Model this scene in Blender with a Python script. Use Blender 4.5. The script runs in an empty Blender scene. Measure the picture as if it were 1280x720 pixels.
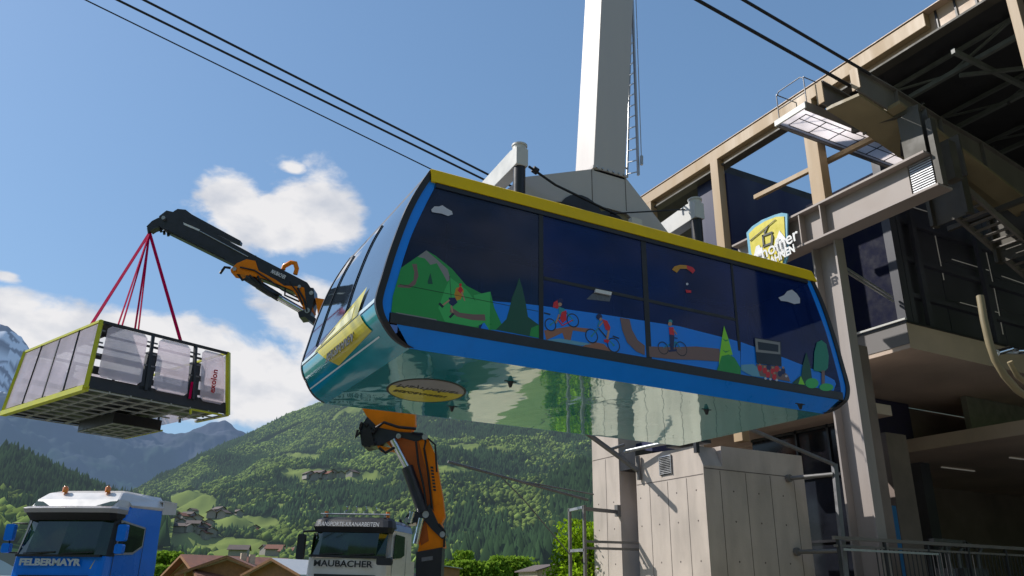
import bpy, math, random
import numpy as np
from mathutils import Vector, Matrix
random.seed(7); rng = np.random.default_rng(7)
S = bpy.context.scene
COL = S.collection
# ---------------------------------------------------------------- image pixels to world points on chosen planes (camera solved from the station's edges)
F = 990.0
EYE = np.array([0, 0, 1.7])
_a = np.array([1960.0, 405.0, F]); _a /= np.linalg.norm(_a)
_b = np.array([-577.0, 371.0, F]); _b -= _a*(_a@_b); _b /= np.linalg.norm(_b)
_z = -np.cross(_a, _b)
if _z[1] > 0: _z = -_z
RW = np.stack([_a, _b, _z])
HD = np.array([RW[0, 2], RW[1, 2], 0]); HD /= np.linalg.norm(HD)      # camera heading on the ground
RT = np.array([HD[1], -HD[0], 0])
def ray(u, v): return RW @ np.array([u-640.0, v-360.0, F])
def aty(u, v, Y): d = ray(u, v); return EYE + d*(Y/d[1])
def atx(u, v, X): d = ray(u, v); return EYE + d*(X/d[0])
def atz(u, v, Z): d = ray(u, v); return EYE + d*((Z-EYE[2])/d[2])
def atd(u, v, D): d = ray(u, v); return EYE + d*(D/(d@HD))
def azel(u, v):
    d = ray(u, v); return math.atan2(d@RT, d@HD), math.atan2(d[2], math.hypot(d[0], d[1]))
# ---------------------------------------------------------------- materials
M = {}
def mat(name, col, rough=0.6, metal=0.0, var=0.12, scale=3.0, bump=0.0, bscale=30.0, coat=0.0, spec=0.5, streak=False, em=None, trans=0.0, alpha=None):
    m = bpy.data.materials.new(name); m.use_nodes = True; nt = m.node_tree; N = nt.nodes; L = nt.links
    b = N['Principled BSDF']
    b.inputs['Roughness'].default_value = rough; b.inputs['Metallic'].default_value = metal
    b.inputs['Coat Weight'].default_value = coat; b.inputs['Coat Roughness'].default_value = 0.05
    b.inputs['Specular IOR Level'].default_value = spec
    b.inputs['Transmission Weight'].default_value = trans
    tc = N.new('ShaderNodeTexCoord'); mp = N.new('ShaderNodeMapping'); L.new(tc.outputs['Object'], mp.inputs[0])
    if streak: mp.inputs['Scale'].default_value = (1, 1, 0.12)
    no = N.new('ShaderNodeTexNoise'); no.inputs['Scale'].default_value = scale; no.inputs['Detail'].default_value = 6
    no.inputs['Roughness'].default_value = 0.6
    L.new(mp.outputs[0], no.inputs['Vector'])
    rp = N.new('ShaderNodeMapRange'); rp.inputs[1].default_value = 0.3; rp.inputs[2].default_value = 0.7
    rp.inputs[3].default_value = 1-var; rp.inputs[4].default_value = 1+var
    L.new(no.outputs['Fac'], rp.inputs[0])
    mx = N.new('ShaderNodeVectorMath'); mx.operation = 'SCALE'; mx.inputs[0].default_value = col[:3]
    L.new(rp.outputs[0], mx.inputs['Scale']); L.new(mx.outputs[0], b.inputs['Base Color'])
    r2 = N.new('ShaderNodeMapRange'); r2.inputs[1].default_value = 0.3; r2.inputs[2].default_value = 0.7
    r2.inputs[3].default_value = max(0, rough*0.75); r2.inputs[4].default_value = min(1, rough*1.25)
    L.new(no.outputs['Fac'], r2.inputs[0]); L.new(r2.outputs[0], b.inputs['Roughness'])
    if bump:
        n2 = N.new('ShaderNodeTexNoise'); n2.inputs['Scale'].default_value = bscale; n2.inputs['Detail'].default_value = 4
        L.new(mp.outputs[0], n2.inputs['Vector'])
        bp = N.new('ShaderNodeBump'); bp.inputs['Strength'].default_value = bump; bp.inputs['Distance'].default_value = 0.02
        L.new(n2.outputs['Fac'], bp.inputs['Height']); L.new(bp.outputs[0], b.inputs['Normal'])
    if em: b.inputs['Emission Color'].default_value = (*em[0], 1); b.inputs['Emission Strength'].default_value = em[1]
    M[name] = m; return m
mat('yellow', (0.9, 0.6, 0.0), 0.45, coat=0.05, spec=.25, var=0.06)
mat('cabin_blue', (0.0, 0.27, 1.0), 0.35, coat=0.1, spec=.35, var=0.05)
mat('black_trim', (0.014, 0.014, 0.018), 0.4, var=0.25)
mat('belt', (0.022, 0.024, 0.032), 0.4, var=0.3, scale=8)
mat('glass_dark', (0.01, 0.028, 0.09), 0.03, spec=0.4, var=0.5, scale=0.8)
mat('glass_navy', (0.003, 0.026, 0.16), 0.04, spec=0.3, var=0.35, scale=0.9)
mat('glass_screen', (0.02, 0.03, 0.045), 0.02, spec=1.0, var=0.2, coat=1.0)
mat('teal', (0.0, 0.3, 0.38), 0.15, coat=1.0, var=0.1, bump=0.03, bscale=1.5)
mat('white_line', (0.65, 0.78, 0.82), 0.3, var=0.05)
mat('logo_yellow', (0.66, 0.56, 0.02), 0.35, var=0.1, coat=0.5)
mat('logo_pale', (0.78, 0.74, 0.4), 0.35, var=0.1)
mat('logo_dark', (0.03, 0.035, 0.03), 0.5)
for n, c in dict(a_green=(0.02, 0.33, 0.07), a_lgreen=(0.05, 0.5, 0.12), a_dgreen=(0.008, 0.09, 0.055), a_lime=(0.28, 0.75, 0.03), a_grey=(0.28, 0.27, 0.27),
                 a_path=(0.22, 0.13, 0.12), a_blue=(0.0, 0.25, 0.95), a_brown=(0.36, 0.15, 0.09), a_red=(0.7, 0.015, 0.03), a_navy=(0.006, 0.015, 0.1),
                 a_skin=(0.5, 0.28, 0.18), a_orange=(0.6, 0.28, 0.02), a_cloud=(0.6, 0.6, 0.68), a_cyan=(0.02, 0.3, 0.36), a_pale=(0.15, 0.4, 0.55), a_dark=(0.012, 0.02, 0.04), a_teal=(0.01, 0.25, 0.16)).items():
    mat(n, c, 0.35, var=0.06, scale=2)
mat('glazing', (0.012, 0.014, 0.02), 0.08, spec=.3, var=.6, scale=.8)
mat('cabin_ceiling', (0.42, 0.42, 0.43), 0.6, var=.05)
mat('support_dark', (0.075, 0.068, 0.055), 0.6, var=.25, scale=1.5)
mat('navy_shade', (0.004, 0.006, 0.025), 0.7, spec=.15, var=.2)  # darker copy of the navy panel, shade put into the colour
mat('seal_grey', (0.11, 0.12, 0.15), 0.3)
mat('rail_grey', (0.17, 0.165, 0.16), 0.5, metal=0.3, var=0.15)
mat('hanger_grey', (0.56, 0.52, 0.5), 0.45, var=0.05, scale=1.2, streak=True)
mat('white_steel', (0.6, 0.6, 0.58), 0.45, var=0.06)
mat('galv', (0.42, 0.43, 0.44), 0.38, metal=0.7, var=0.15, scale=6)
mat('galv_dark', (0.2, 0.2, 0.21), 0.5, metal=0.5, var=0.2, scale=5)
mat('rope', (0.012, 0.013, 0.018), 0.55, var=0.2, bump=0.4, bscale=60)
mat('tan_steel', (0.4, 0.28, 0.16), 0.55, var=0.08, scale=1.5, bump=0.04, streak=True)
mat('col_steel', (0.33, 0.29, 0.27), 0.5, var=0.1, scale=1.5, streak=True)
mat('beam_steel', (0.31, 0.26, 0.235), 0.5, var=0.08, scale=1.2)
mat('track_steel', (0.17, 0.155, 0.14), 0.5, var=0.2, scale=1.2, streak=True)
mat('under_tan', (0.26, 0.21, 0.12), 0.55, var=0.15, scale=1.2)
mat('roof_dark', (0.035, 0.035, 0.038), 0.7, var=0.3)
mat('truss', (0.14, 0.15, 0.14), 0.5, var=0.2)
mat('navy_panel', (0.012, 0.017, 0.07), 0.6, var=0.15, scale=0.6, streak=True)
mat('dark_wall', (0.06, 0.062, 0.08), 0.55, var=0.35, scale=0.5)
mat('ribbed', (0.5, 0.36, 0.26), 0.5, var=0.05)
mat('soffit', (0.55, 0.44, 0.36), 0.8, var=0.2, scale=0.35)
mat('soffit_grey', (0.2, 0.19, 0.19), 0.8, var=0.1, scale=0.6)
mat('inner_dark', (0.24, 0.19, 0.17), 0.8, var=0.3, scale=0.5)
mat('purple', (0.03, 0.025, 0.07), 0.7, var=0.2)
mat('door_blue', (0.01, 0.16, 0.42), 0.4, var=0.1)
mat('concrete_rough', (0.2, 0.2, 0.17), 0.9, var=0.3, scale=2)
mat('lamp_and_joint_glow', (0.6, 0.6, 0.56), 0.5, em=((1, 0.95, 0.85), 0.06))
mat('truck_blue', (0.0, 0.2, 0.85), 0.3, coat=0.35, spec=.3, var=0.08, scale=1.2)
mat('truck_white', (0.75, 0.72, 0.7), 0.4, coat=0.5, var=0.06)
mat('truck_grey', (0.36, 0.35, 0.36), 0.35, coat=0.5, var=0.05)
mat('cab_cream', (0.8, 0.74, 0.66), 0.35, coat=0.6, var=0.05)
mat('cab_purple', (0.045, 0.035, 0.14), 0.35, coat=0.6)
mat('plastic_black', (0.018, 0.019, 0.022), 0.5, var=0.2)
mat('truck_glass', (0.012, 0.03, 0.012), 0.03, spec=0.7, var=0.9, scale=1.2)
mat('letters_silver', (0.5, 0.55, 0.55), 0.4)
mat('letters_black', (0.02, 0.02, 0.02), 0.5)
mat('letters_white', (0.75, 0.75, 0.75), 0.5)
mat('amber', (0.8, 0.22, 0.01), 0.2, coat=1.0)
mat('chrome', (0.7, 0.7, 0.7), 0.15, metal=1.0)
mat('tyre', (0.015, 0.015, 0.015), 0.8, bump=0.3)
mat('crane_orange_shaded', (0.42, 0.085, 0.0), 0.5, var=.25, scale=2)  # darker orange, shade of the inner faces put into the colour
mat('crane_orange', (0.9, 0.235, 0.0), 0.5, coat=0.05, spec=.25, var=0.12, scale=1.5)
mat('crane_black', (0.016, 0.018, 0.03), 0.4, coat=0.3, var=0.3)
mat('hose', (0.01, 0.01, 0.012), 0.5)
mat('sling', (0.6, 0.0, 0.075), 0.9, spec=.1, var=0.15, scale=10)
mat('shell_yellow', (0.62, 0.6, 0.02), 0.4, var=0.1)
mat('shell_dark', (0.03, 0.032, 0.036), 0.55, var=0.4, scale=2)
mat('shell_grid', (0.45, 0.45, 0.4), 0.55, var=0.1)
mat('red_print', (0.55, 0.02, 0.03), 0.5)
mat('chalet_wood', (0.32, 0.16, 0.08), 0.8, var=0.25, scale=2)
mat('chalet_roof', (0.2, 0.085, 0.055), 0.8, var=0.25, scale=1)
mat('tin_roof', (0.5, 0.5, 0.5), 0.5, var=0.1)
mat('plaster', (0.5, 0.42, 0.32), 0.85, var=0.1, scale=1)
mat('house_wall', (0.34, 0.32, 0.3), 0.9, var=0.1, scale=1)
mat('house_roof', (0.13, 0.1, 0.09), 0.9, var=0.3, scale=0.1)
mat('asphalt', (0.13, 0.13, 0.12), 0.9, var=0.2, scale=1, bump=0.3)
mat('yard_gravel', (0.2, 0.185, 0.165), 0.95, var=0.2, scale=.8, bump=0.3)
mat('gravel', (0.4, 0.33, 0.23), 0.95, var=0.2, scale=1, bump=0.3)
mat('bark', (0.07, 0.05, 0.035), 0.9, var=0.3, bump=0.5, bscale=8)

def concrete(name, col):          # board-marked panels: seams, streaks and pores
    m = mat(name, col, 0.85, var=0.1, scale=0.7, bump=0.15, bscale=25); nt = m.node_tree; N = nt.nodes; L = nt.links
    b = N['Principled BSDF']; src = b.inputs['Base Color'].links[0].from_socket
    tc = N.new('ShaderNodeTexCoord'); mp = N.new('ShaderNodeMapping'); mp.inputs['Scale'].default_value = (1.6, 1.6, 0.45)
    L.new(tc.outputs['Object'], mp.inputs[0])
    n = N.new('ShaderNodeTexNoise'); n.inputs['Scale'].default_value = 1.6; n.inputs['Detail'].default_value = 8; L.new(mp.outputs[0], n.inputs['Vector'])
    r = N.new('ShaderNodeMapRange'); r.inputs[1].default_value = 0.42; r.inputs[2].default_value = 0.75; r.inputs[3].default_value = 1.0; r.inputs[4].default_value = 0.78
    L.new(n.outputs['Fac'], r.inputs[0])
    v = N.new('ShaderNodeVectorMath'); v.operation = 'SCALE'; L.new(src, v.inputs[0]); L.new(r.outputs[0], v.inputs['Scale'])
    L.new(v.outputs[0], b.inputs['Base Color'])
concrete('concrete', (0.52, 0.455, 0.4))
mat('seam', (0.13, 0.11, 0.1), 0.9, var=0.4, scale=4)

m = mat('belly', (0.0, 0.6, 0.68), 0.3, metal=0.0, var=0.04, scale=0.5)     # lacquered sheet with long shallow waves
N = m.node_tree.nodes; L = m.node_tree.links
tc = N.new('ShaderNodeTexCoord'); mp = N.new('ShaderNodeMapping'); mp.inputs['Scale'].default_value = (1.1, 0.75, 1)
nz = N.new('ShaderNodeTexNoise'); nz.inputs['Scale'].default_value = 1.0; nz.inputs['Detail'].default_value = 2.5
L.new(tc.outputs['Object'], mp.inputs[0]); L.new(mp.outputs[0], nz.inputs['Vector'])
bp = N.new('ShaderNodeBump'); bp.inputs['Strength'].default_value = 0.3; bp.inputs['Distance'].default_value = 0.05
L.new(nz.outputs['Fac'], bp.inputs['Height']); L.new(bp.outputs[0], N['Principled BSDF'].inputs['Normal'])
gl = N.new('ShaderNodeBsdfGlossy'); gl.inputs['Color'].default_value = (.88, 1.0, .92, 1); gl.inputs['Roughness'].default_value = .035; L.new(bp.outputs[0], gl.inputs['Normal'])
mxb = N.new('ShaderNodeMixShader'); mxb.inputs[0].default_value = .7; L.new(N['Principled BSDF'].outputs[0], mxb.inputs[1]); L.new(gl.outputs[0], mxb.inputs[2]); L.new(mxb.outputs[0], N['Material Output'].inputs[0])

for nm_, f_ in (('glass_navy', .42), ('glass_dark', .42)):
    m = M[nm_]; N = m.node_tree.nodes; L = m.node_tree.links; t_ = N.new('ShaderNodeBsdfTransparent'); t_.inputs[0].default_value = (.3, .38, .62, 1); x_ = N.new('ShaderNodeMixShader'); x_.inputs[0].default_value = f_
    L.new(N['Principled BSDF'].outputs[0], x_.inputs[1]); L.new(t_.outputs[0], x_.inputs[2]); L.new(x_.outputs[0], N['Material Output'].inputs[0])
def translucent(name, col, fac, gloss=0.15):
    m = bpy.data.materials.new(name); m.use_nodes = True; N = m.node_tree.nodes; L = m.node_tree.links; N.clear()
    o = N.new('ShaderNodeOutputMaterial'); t = N.new('ShaderNodeBsdfTranslucent'); d = N.new('ShaderNodeBsdfDiffuse'); g = N.new('ShaderNodeBsdfGlossy')
    tr = N.new('ShaderNodeBsdfTransparent')
    nz = N.new('ShaderNodeTexNoise'); nz.inputs['Scale'].default_value = 0.9; nz.inputs['Detail'].default_value = 5
    rp = N.new('ShaderNodeMapRange'); rp.inputs[1].default_value = .3; rp.inputs[2].default_value = .7; rp.inputs[3].default_value = .8; rp.inputs[4].default_value = 1.1
    tc = N.new('ShaderNodeTexCoord'); L.new(tc.outputs['Object'], nz.inputs['Vector']); L.new(nz.outputs['Fac'], rp.inputs[0])
    v = N.new('ShaderNodeVectorMath'); v.operation = 'SCALE'; v.inputs[0].default_value = col; L.new(rp.outputs[0], v.inputs['Scale'])
    L.new(v.outputs[0], t.inputs[0]); L.new(v.outputs[0], d.inputs[0]); g.inputs['Roughness'].default_value = 0.12
    m1 = N.new('ShaderNodeMixShader'); m1.inputs[0].default_value = fac; L.new(d.outputs[0], m1.inputs[1]); L.new(t.outputs[0], m1.inputs[2])
    m2 = N.new('ShaderNodeMixShader'); m2.inputs[0].default_value = gloss; L.new(m1.outputs[0], m2.inputs[1]); L.new(g.outputs[0], m2.inputs[2])
    m3 = N.new('ShaderNodeMixShader'); m3.inputs[0].default_value = 0.22; L.new(m2.outputs[0], m3.inputs[1]); L.new(tr.outputs[0], m3.inputs[2])
    L.new(m3.outputs[0], o.inputs[0]); M[name] = m
translucent('poly_panel', (0.86, 0.76, 0.82), 0.5)
M['poly_panel'].node_tree.nodes['Mix Shader.002'].inputs[0].default_value = 0.38
translucent('deck_panel', (0.97, 0.93, 0.93), 0.92, 0.0)
M['deck_panel'].node_tree.nodes['Mix Shader.002'].inputs[0].default_value = 0.0

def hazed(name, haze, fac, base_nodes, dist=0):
    """diffuse ground with valley haze mixed into its colour; base_nodes(N, L) returns a colour socket"""
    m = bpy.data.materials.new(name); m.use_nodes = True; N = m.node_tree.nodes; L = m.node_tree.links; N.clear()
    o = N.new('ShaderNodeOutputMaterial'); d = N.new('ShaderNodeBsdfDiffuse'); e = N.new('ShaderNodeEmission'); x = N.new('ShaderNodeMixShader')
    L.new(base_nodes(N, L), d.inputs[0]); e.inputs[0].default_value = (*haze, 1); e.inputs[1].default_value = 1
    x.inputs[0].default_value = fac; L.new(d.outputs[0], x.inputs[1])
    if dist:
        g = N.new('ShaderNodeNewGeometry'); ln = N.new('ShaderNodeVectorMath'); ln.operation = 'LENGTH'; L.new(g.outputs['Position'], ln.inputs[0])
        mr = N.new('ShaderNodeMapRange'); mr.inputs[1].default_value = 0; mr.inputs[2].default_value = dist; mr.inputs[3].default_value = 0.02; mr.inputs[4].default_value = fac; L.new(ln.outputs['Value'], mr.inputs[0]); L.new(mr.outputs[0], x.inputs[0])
    L.new(e.outputs[0], x.inputs[2]); L.new(x.outputs[0], o.inputs[0])  # haze is a steady glow mixed over the diffuse colour
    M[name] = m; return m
def noise_ramp(scale, stops, vec='Object', detail=8, rough=0.6, mscale=(1, 1, 1)):
    def f(N, L):
        tc = N.new('ShaderNodeTexCoord'); mp = N.new('ShaderNodeMapping'); mp.inputs['Scale'].default_value = mscale
        L.new(tc.outputs[vec], mp.inputs[0]); n = N.new('ShaderNodeTexNoise'); n.inputs['Scale'].default_value = scale
        n.inputs['Detail'].default_value = detail; n.inputs['Roughness'].default_value = rough; L.new(mp.outputs[0], n.inputs['Vector'])
        r = N.new('ShaderNodeValToRGB'); el = r.color_ramp.elements
        while len(el) < len(stops): el.new(0.5)
        for i, (p, c) in enumerate(stops): el[i].position = p; el[i].color = (*c, 1)
        L.new(n.outputs['Fac'], r.inputs[0]); return r.outputs[0]
    return f
def attr_col(name='col'):
    def f(N, L):
        a = N.new('ShaderNodeAttribute'); a.attribute_name = name; return a.outputs['Color']
    return f
# ---------------------------------------------------------------- mesh builder
ORG = {}
SPLIT = {'corner_trim','post','mullion','clip','wiper','window_bar','crossbar','arm','roof_clip','drain_fin','stay_rod','sheave','buffer','track_support','bracket','brace','hanger_bracket',
         'frame_rim','side_post','roof_beam','baluster','guide_bar','flared_rail','top_rail','spoiler_fin','tow_bracket','clamp','wall_rail','roof_lamp','barge_board','screen_pillar','side_channel','rope_shoe',
         'louvre','mirror','roof','panel_joint','machinery','chassis','windscreen_joint','glazing_frame','lower_walkway','daylight_bar','weld_seam','roof_panel','roof_truss','floor','door_gap','lamp_bar','load_bed','track_girder','bumper','waist_line','white_edge'}
class MB:
    def __init__(s): s.v = []; s.f = []; s.m = []; s.sm = []; s.mats = []; s.pr = []; s.k0 = None
    def mi(s, n):
        if n is None: n = s.mats[0] if s.mats else 'black_trim'
        if n not in s.mats: s.mats.append(n)
        return s.mats.index(n)
    def face(s, pts, m=None, smooth=False):
        k = len(s.v); s.pr.append(k) if s.k0 is None else None; s.v += [tuple(map(float, p)) for p in pts]; s.f.append(tuple(range(k, k+len(pts)))); s.m.append(s.mi(m)); s.sm.append(smooth); return s
    def raw(s, V, Fs, m=None, smooth=False):
        k = len(s.v); s.pr.append(k) if s.k0 is None else None; s.v += [tuple(map(float, p)) for p in V]; mi = s.mi(m)
        for f in Fs: s.f.append(tuple(i+k for i in f)); s.m.append(mi); s.sm.append(smooth)
        return s
    def box(s, a, b, m=None, bev=0.0):
        x0, y0, z0 = np.minimum(a, b); x1, y1, z1 = np.maximum(a, b)
        if bev <= 0:
            V = [(x0,y0,z0),(x1,y0,z0),(x1,y1,z0),(x0,y1,z0),(x0,y0,z1),(x1,y0,z1),(x1,y1,z1),(x0,y1,z1)]
            return s.raw(V, [(0,3,2,1),(4,5,6,7),(0,1,5,4),(1,2,6,5),(2,3,7,6),(3,0,4,7)], m)
        c = bev
        poly = [(x0+c,y0),(x1-c,y0),(x1,y0+c),(x1,y1-c),(x1-c,y1),(x0+c,y1),(x0,y1-c),(x0,y0+c)]
        poly2 = [(x0+2*c,y0+c),(x1-2*c,y0+c),(x1-c,y0+2*c),(x1-c,y1-2*c),(x1-2*c,y1-c),(x0+2*c,y1-c),(x0+c,y1-2*c),(x0+c,y0+2*c)]
        rings = [[(x,y,z0) for x,y in poly2], [(x,y,z0+c) for x,y in poly], [(x,y,z1-c) for x,y in poly], [(x,y,z1) for x,y in poly2]]
        return s.loft(rings, m, caps=True)
    def loft(s, rings, m=None, caps=True, smooth=False, closed=True):
        n = len(rings[0]); V = [p for r in rings for p in r]; Fs = []
        for i in range(len(rings)-1):
            for j in range(n if closed else n-1):
                Fs.append((i*n+j, i*n+(j+1) % n, (i+1)*n+(j+1) % n, (i+1)*n+j))
        s.raw(V, Fs, m, smooth)
        if caps:
            s.k0 = 1; s.face(list(reversed(rings[0])), m); s.face(rings[-1], m); s.k0 = None
        return s
    def prism(s, poly, off, m=None):
        """planar polygon (3D points) extruded by vector off"""
        P = [np.array(p, float) for p in poly]; off = np.array(off, float)
        return s.loft([[tuple(p) for p in P], [tuple(p+off) for p in P]], m)
    def bar(s, a, b, w, h, m=None, up=(0, 0, 1)):
        a = np.array(a, float); b = np.array(b, float); d = b-a; d /= np.linalg.norm(d); up = np.array(up, float)
        x = np.cross(d, up); x = x/np.linalg.norm(x) if np.linalg.norm(x) > 1e-6 else np.array([1.0, 0, 0]); y = np.cross(x, d)
        q = [x*w/2*i+y*h/2*j for i, j in ((-1,-1),(1,-1),(1,1),(-1,1))]
        return s.loft([[tuple(a+o) for o in q], [tuple(b+o) for o in q]], m)
    def tube(s, pts, r, m=None, n=8, smooth=True, caps=True):
        P = [np.array(p, float) for p in pts]; rings = []; prev = None
        for i, p in enumerate(P):
            d = (P[min(i+1, len(P)-1)]-P[max(i-1, 0)]); d = d/np.linalg.norm(d)
            if prev is None:
                u = np.cross(d, (0, 0, 1)); u = u if np.linalg.norm(u) > 1e-3 else np.cross(d, (1, 0, 0))
            else: u = prev-d*(prev@d)
            u = u/np.linalg.norm(u); prev = u; w = np.cross(d, u)
            rr = r[i] if isinstance(r, (list, tuple)) else r
            rings.append([tuple(p+rr*(math.cos(t)*u+math.sin(t)*w)) for t in np.linspace(0, 2*math.pi, n, endpoint=False)])
        return s.loft(rings, m, caps=caps, smooth=smooth)
    def clusters(s):
        st_ = s.pr; en = st_[1:]+[len(s.v)]; V = np.array(s.v); bb = [(V[a:c].min(0)-.006, V[a:c].max(0)+.006) for a, c in zip(st_, en)]
        n = len(bb); par = list(range(n))
        def fd(i):
            while par[i] != i: i = par[i]
            return i
        for i in range(n):
            for j in range(i):
                if (bb[i][0] <= bb[j][1]).all() and (bb[j][0] <= bb[i][1]).all(): par[fd(i)] = fd(j)
        out = {}
        for i in range(n): out.setdefault(fd(i), []).append((st_[i], en[i]))
        return list(out.values())
    def build(s, name, m=None, parent=None, bevel=0.0):
        if parent is not None and name in SPLIT and len(s.pr) > 1:
            cl = s.clusters()
            if 1 < len(cl) <= 100:
                for c in cl:
                    q = MB(); q.mats = list(s.mats); mp_ = {}
                    for a, e in c:
                        for i in range(a, e): mp_[i] = len(q.v); q.v.append(s.v[i])
                    for f_, mi, sm in zip(s.f, s.m, s.sm):
                        if f_[0] in mp_: q.f.append(tuple(mp_[i] for i in f_)); q.m.append(mi); q.sm.append(sm)
                    q.pr = [0]; last = q.build(name, m, parent, bevel)
                return last
        if m is not None and not s.mats: s.mats = [m]
        me = bpy.data.meshes.new(name); o = ORG.get(parent.name, np.zeros(3)) if parent else np.zeros(3)
        if parent is None: o = np.zeros(3)
        V = np.array(s.v)-o
        me.from_pydata([tuple(p) for p in V], [], s.f)
        for k in s.mats: me.materials.append(M[k] if k in M else M[m])
        me.polygons.foreach_set('material_index', s.m); me.polygons.foreach_set('use_smooth', s.sm); me.validate(); me.update()
        ob = bpy.data.objects.new(name, me); COL.objects.link(ob)
        if parent: ob.parent = parent; ORG[ob.name] = o
        if bevel:
            md = ob.modifiers.new('b', 'BEVEL'); md.width = bevel; md.segments = 2; md.limit_method = 'ANGLE'
        return ob
def mb(m): b = MB(); b.mats = [m]; return b
def tag(o, label=None, cat=None, group=None, kind=None):
    for k, v in (('label', label), ('category', cat), ('group', group), ('kind', kind)):
        if v: o[k] = v
    return o
def thing(name, loc, label, cat, group=None):
    o = bpy.data.objects.new(name, None); COL.objects.link(o); o.location = tuple(map(float, loc)); o.empty_display_size = 0.2
    ORG[o.name] = np.array(loc, float); return tag(o, label, cat, group)
def solo(b, name, base, label, cat, group=None, kind=None):
    """a thing that is one mesh; its origin goes to its base"""
    V = np.array(b.v)-np.array(base, float); b.v = [tuple(p) for p in V]
    o = b.build(name); o.location = tuple(map(float, base)); return tag(o, label, cat, group, kind)
def text(s, size, m, parent, origin, xdir, ydir, depth=0.004, name='lettering', bold=0.0, width=None, align='CENTER'):
    c = bpy.data.curves.new(name, 'FONT'); c.body = s; c.size = size; c.align_x = align; c.align_y = 'CENTER'; c.extrude = depth; c.offset = bold
    c.resolution_u = 3
    o = bpy.data.objects.new('tmp', c); COL.objects.link(o); bpy.context.view_layer.update()
    dg = bpy.context.evaluated_depsgraph_get(); me = bpy.data.meshes.new_from_object(o.evaluated_get(dg)); bpy.data.objects.remove(o)
    w = max(v.co.x for v in me.vertices)-min(v.co.x for v in me.vertices)
    x = Vector(xdir).normalized(); y = Vector(ydir); y = (y-x*(y@x)).normalized(); z = x.cross(y); k = (width/w) if width else 1
    o0 = ORG.get(parent.name, np.zeros(3)) if parent else np.zeros(3)
    for v in me.vertices: v.co = x*(v.co.x*k)+y*v.co.y+z*v.co.z+Vector(tuple(origin))-Vector(tuple(o0))
    me.materials.clear(); me.materials.append(M[m]); me.name = name
    ob = bpy.data.objects.new(name, me); COL.objects.link(ob); ob.parent = parent; ORG[ob.name] = o0; return ob

# ================================================================= CABLE CAR CABIN
XC, YN, YF = 7.53, 9.40, 13.12
cab = thing('cable_car_cabin', (XC, (YN+YF)/2, 4.69), 'large blue cable car cabin with yellow roof edge, dark picture windows and tall grey hanger', 'cable car')
prof = [(3.71,7.33),(3.51,6.93),(3.36,6.54),(3.21,6.0),(3.12,5.58),(3.07,5.34),(3.06,5.17),(3.13,4.99),(3.28,4.84),(3.44,4.745),(3.62,4.69)]   # x, z of the end
def px(z):
    zs = [p[1] for p in prof][::-1]; xs = [p[0] for p in prof][::-1]; return float(np.interp(z, zs, xs))
def yn(z): return YN if z > 4.95 else YN+0.15*(4.95-z)/0.26
def yf(z): return YF if z > 4.95 else YF+0.33*(4.95-z)/0.26
def fine(p, k=4):
    out = []
    for a, b in zip(p[:-1], p[1:]):
        for i in range(k): out.append((a[0]+(b[0]-a[0])*i/k, a[1]+(b[1]-a[1])*i/k))
    return out+[p[-1]]
# smooth profile
zz = np.array([p[1] for p in prof]); tt = np.arange(len(prof)); T = np.linspace(0, len(prof)-1, 41)
def cr(vals):
    out = []
    for t in T:
        i = min(int(t), len(vals)-2); f = t-i; p0 = vals[max(i-1, 0)]; p1 = vals[i]; p2 = vals[i+1]; p3 = vals[min(i+2, len(vals)-1)]
        out.append(0.5*((2*p1)+(-p0+p2)*f+(2*p0-5*p1+4*p2-p3)*f*f+(-p0+3*p1-3*p2+p3)*f**3))
    return out
PS = list(zip(cr([p[0] for p in prof]), cr([p[1] for p in prof])))
prof = PS
def end_band(z1, z0, off, m, name, sgn, y0=0.0, y1=0.0):
    """strip of the curved end between two heights"""
    P = [p for p in PS if z0 < p[1] < z1]; P = [(px(z1), z1)]+P+[(px(z0), z0)]
    b = mb(m); rings = []
    for x, z in P:
        X = x-off if sgn < 0 else 2*XC-x+off
        ys = np.linspace(yn(z)+y0, yf(z)-y1, 7)
        rings.append([(X, y, z) for y in ys])
    if sgn > 0: rings = [r[::-1] for r in rings]
    b.loft([r[::-1] for r in rings], m, caps=False, smooth=True, closed=False)
    return b.build(name, None, cab)
for sg in (-1, 1):
    end_band(7.33, 7.14, 0.0, 'black_trim', 'roof_edge_trim', sg)
    ws = end_band(7.14, 5.26, 0.0, 'glass_screen', 'windscreen', sg, 0.05, 0.05)
    b = mb('black_trim')
    for yy in (10.9, 12.3):
        for a, c in zip(PS[:-1], PS[1:]):
            if 5.3 < c[1] < a[1] < 7.15:
                X = [(p[0]-0.012 if sg < 0 else 2*XC-p[0]+0.012) for p in (a, c)]
                b.bar((X[0], yy, a[1]), (X[1], yy, c[1]), 0.012, 0.02)
    if b.f: b.build('windscreen_joint', None, cab)
    end_band(5.26, 5.205, 0.012, 'white_line', 'waist_line', sg, 0.04, 0.04)
    end_band(5.205, 4.69, 0.0, 'teal', 'end_panel', sg, 0.0, 0.0)
    end_band(4.86, 4.845, 0.008, 'white_line', 'waist_line', sg, 0.3, 0.04) if sg < 0 else None
# belly
b = mb('belly'); nx = 2
b.face([(3.62, 9.55, 4.69), (3.62, 13.45, 4.69), (2*XC-3.62, 13.45, 4.69), (2*XC-3.62, 9.55, 4.69)])
b.build('belly', None, cab)
b = mb('black_trim'); b.box((5.0, 9.9, 4.75), (10.0, 13.2, 5.1)); b.build('underframe', None, cab)
b = mb('black_trim')
for (u, v) in ((638, 477), (883, 512), (565, 508), (1000, 505)):
    p = atz(u, v, 4.688); b.bar(p-np.array([.1, 0, 0]), p+np.array([.1, 0, 0]), .03, .012); b.tube([p, p-np.array([0, 0, .09])], [.05, .02], n=6)
b.build('drain_fin', None, cab)
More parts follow.
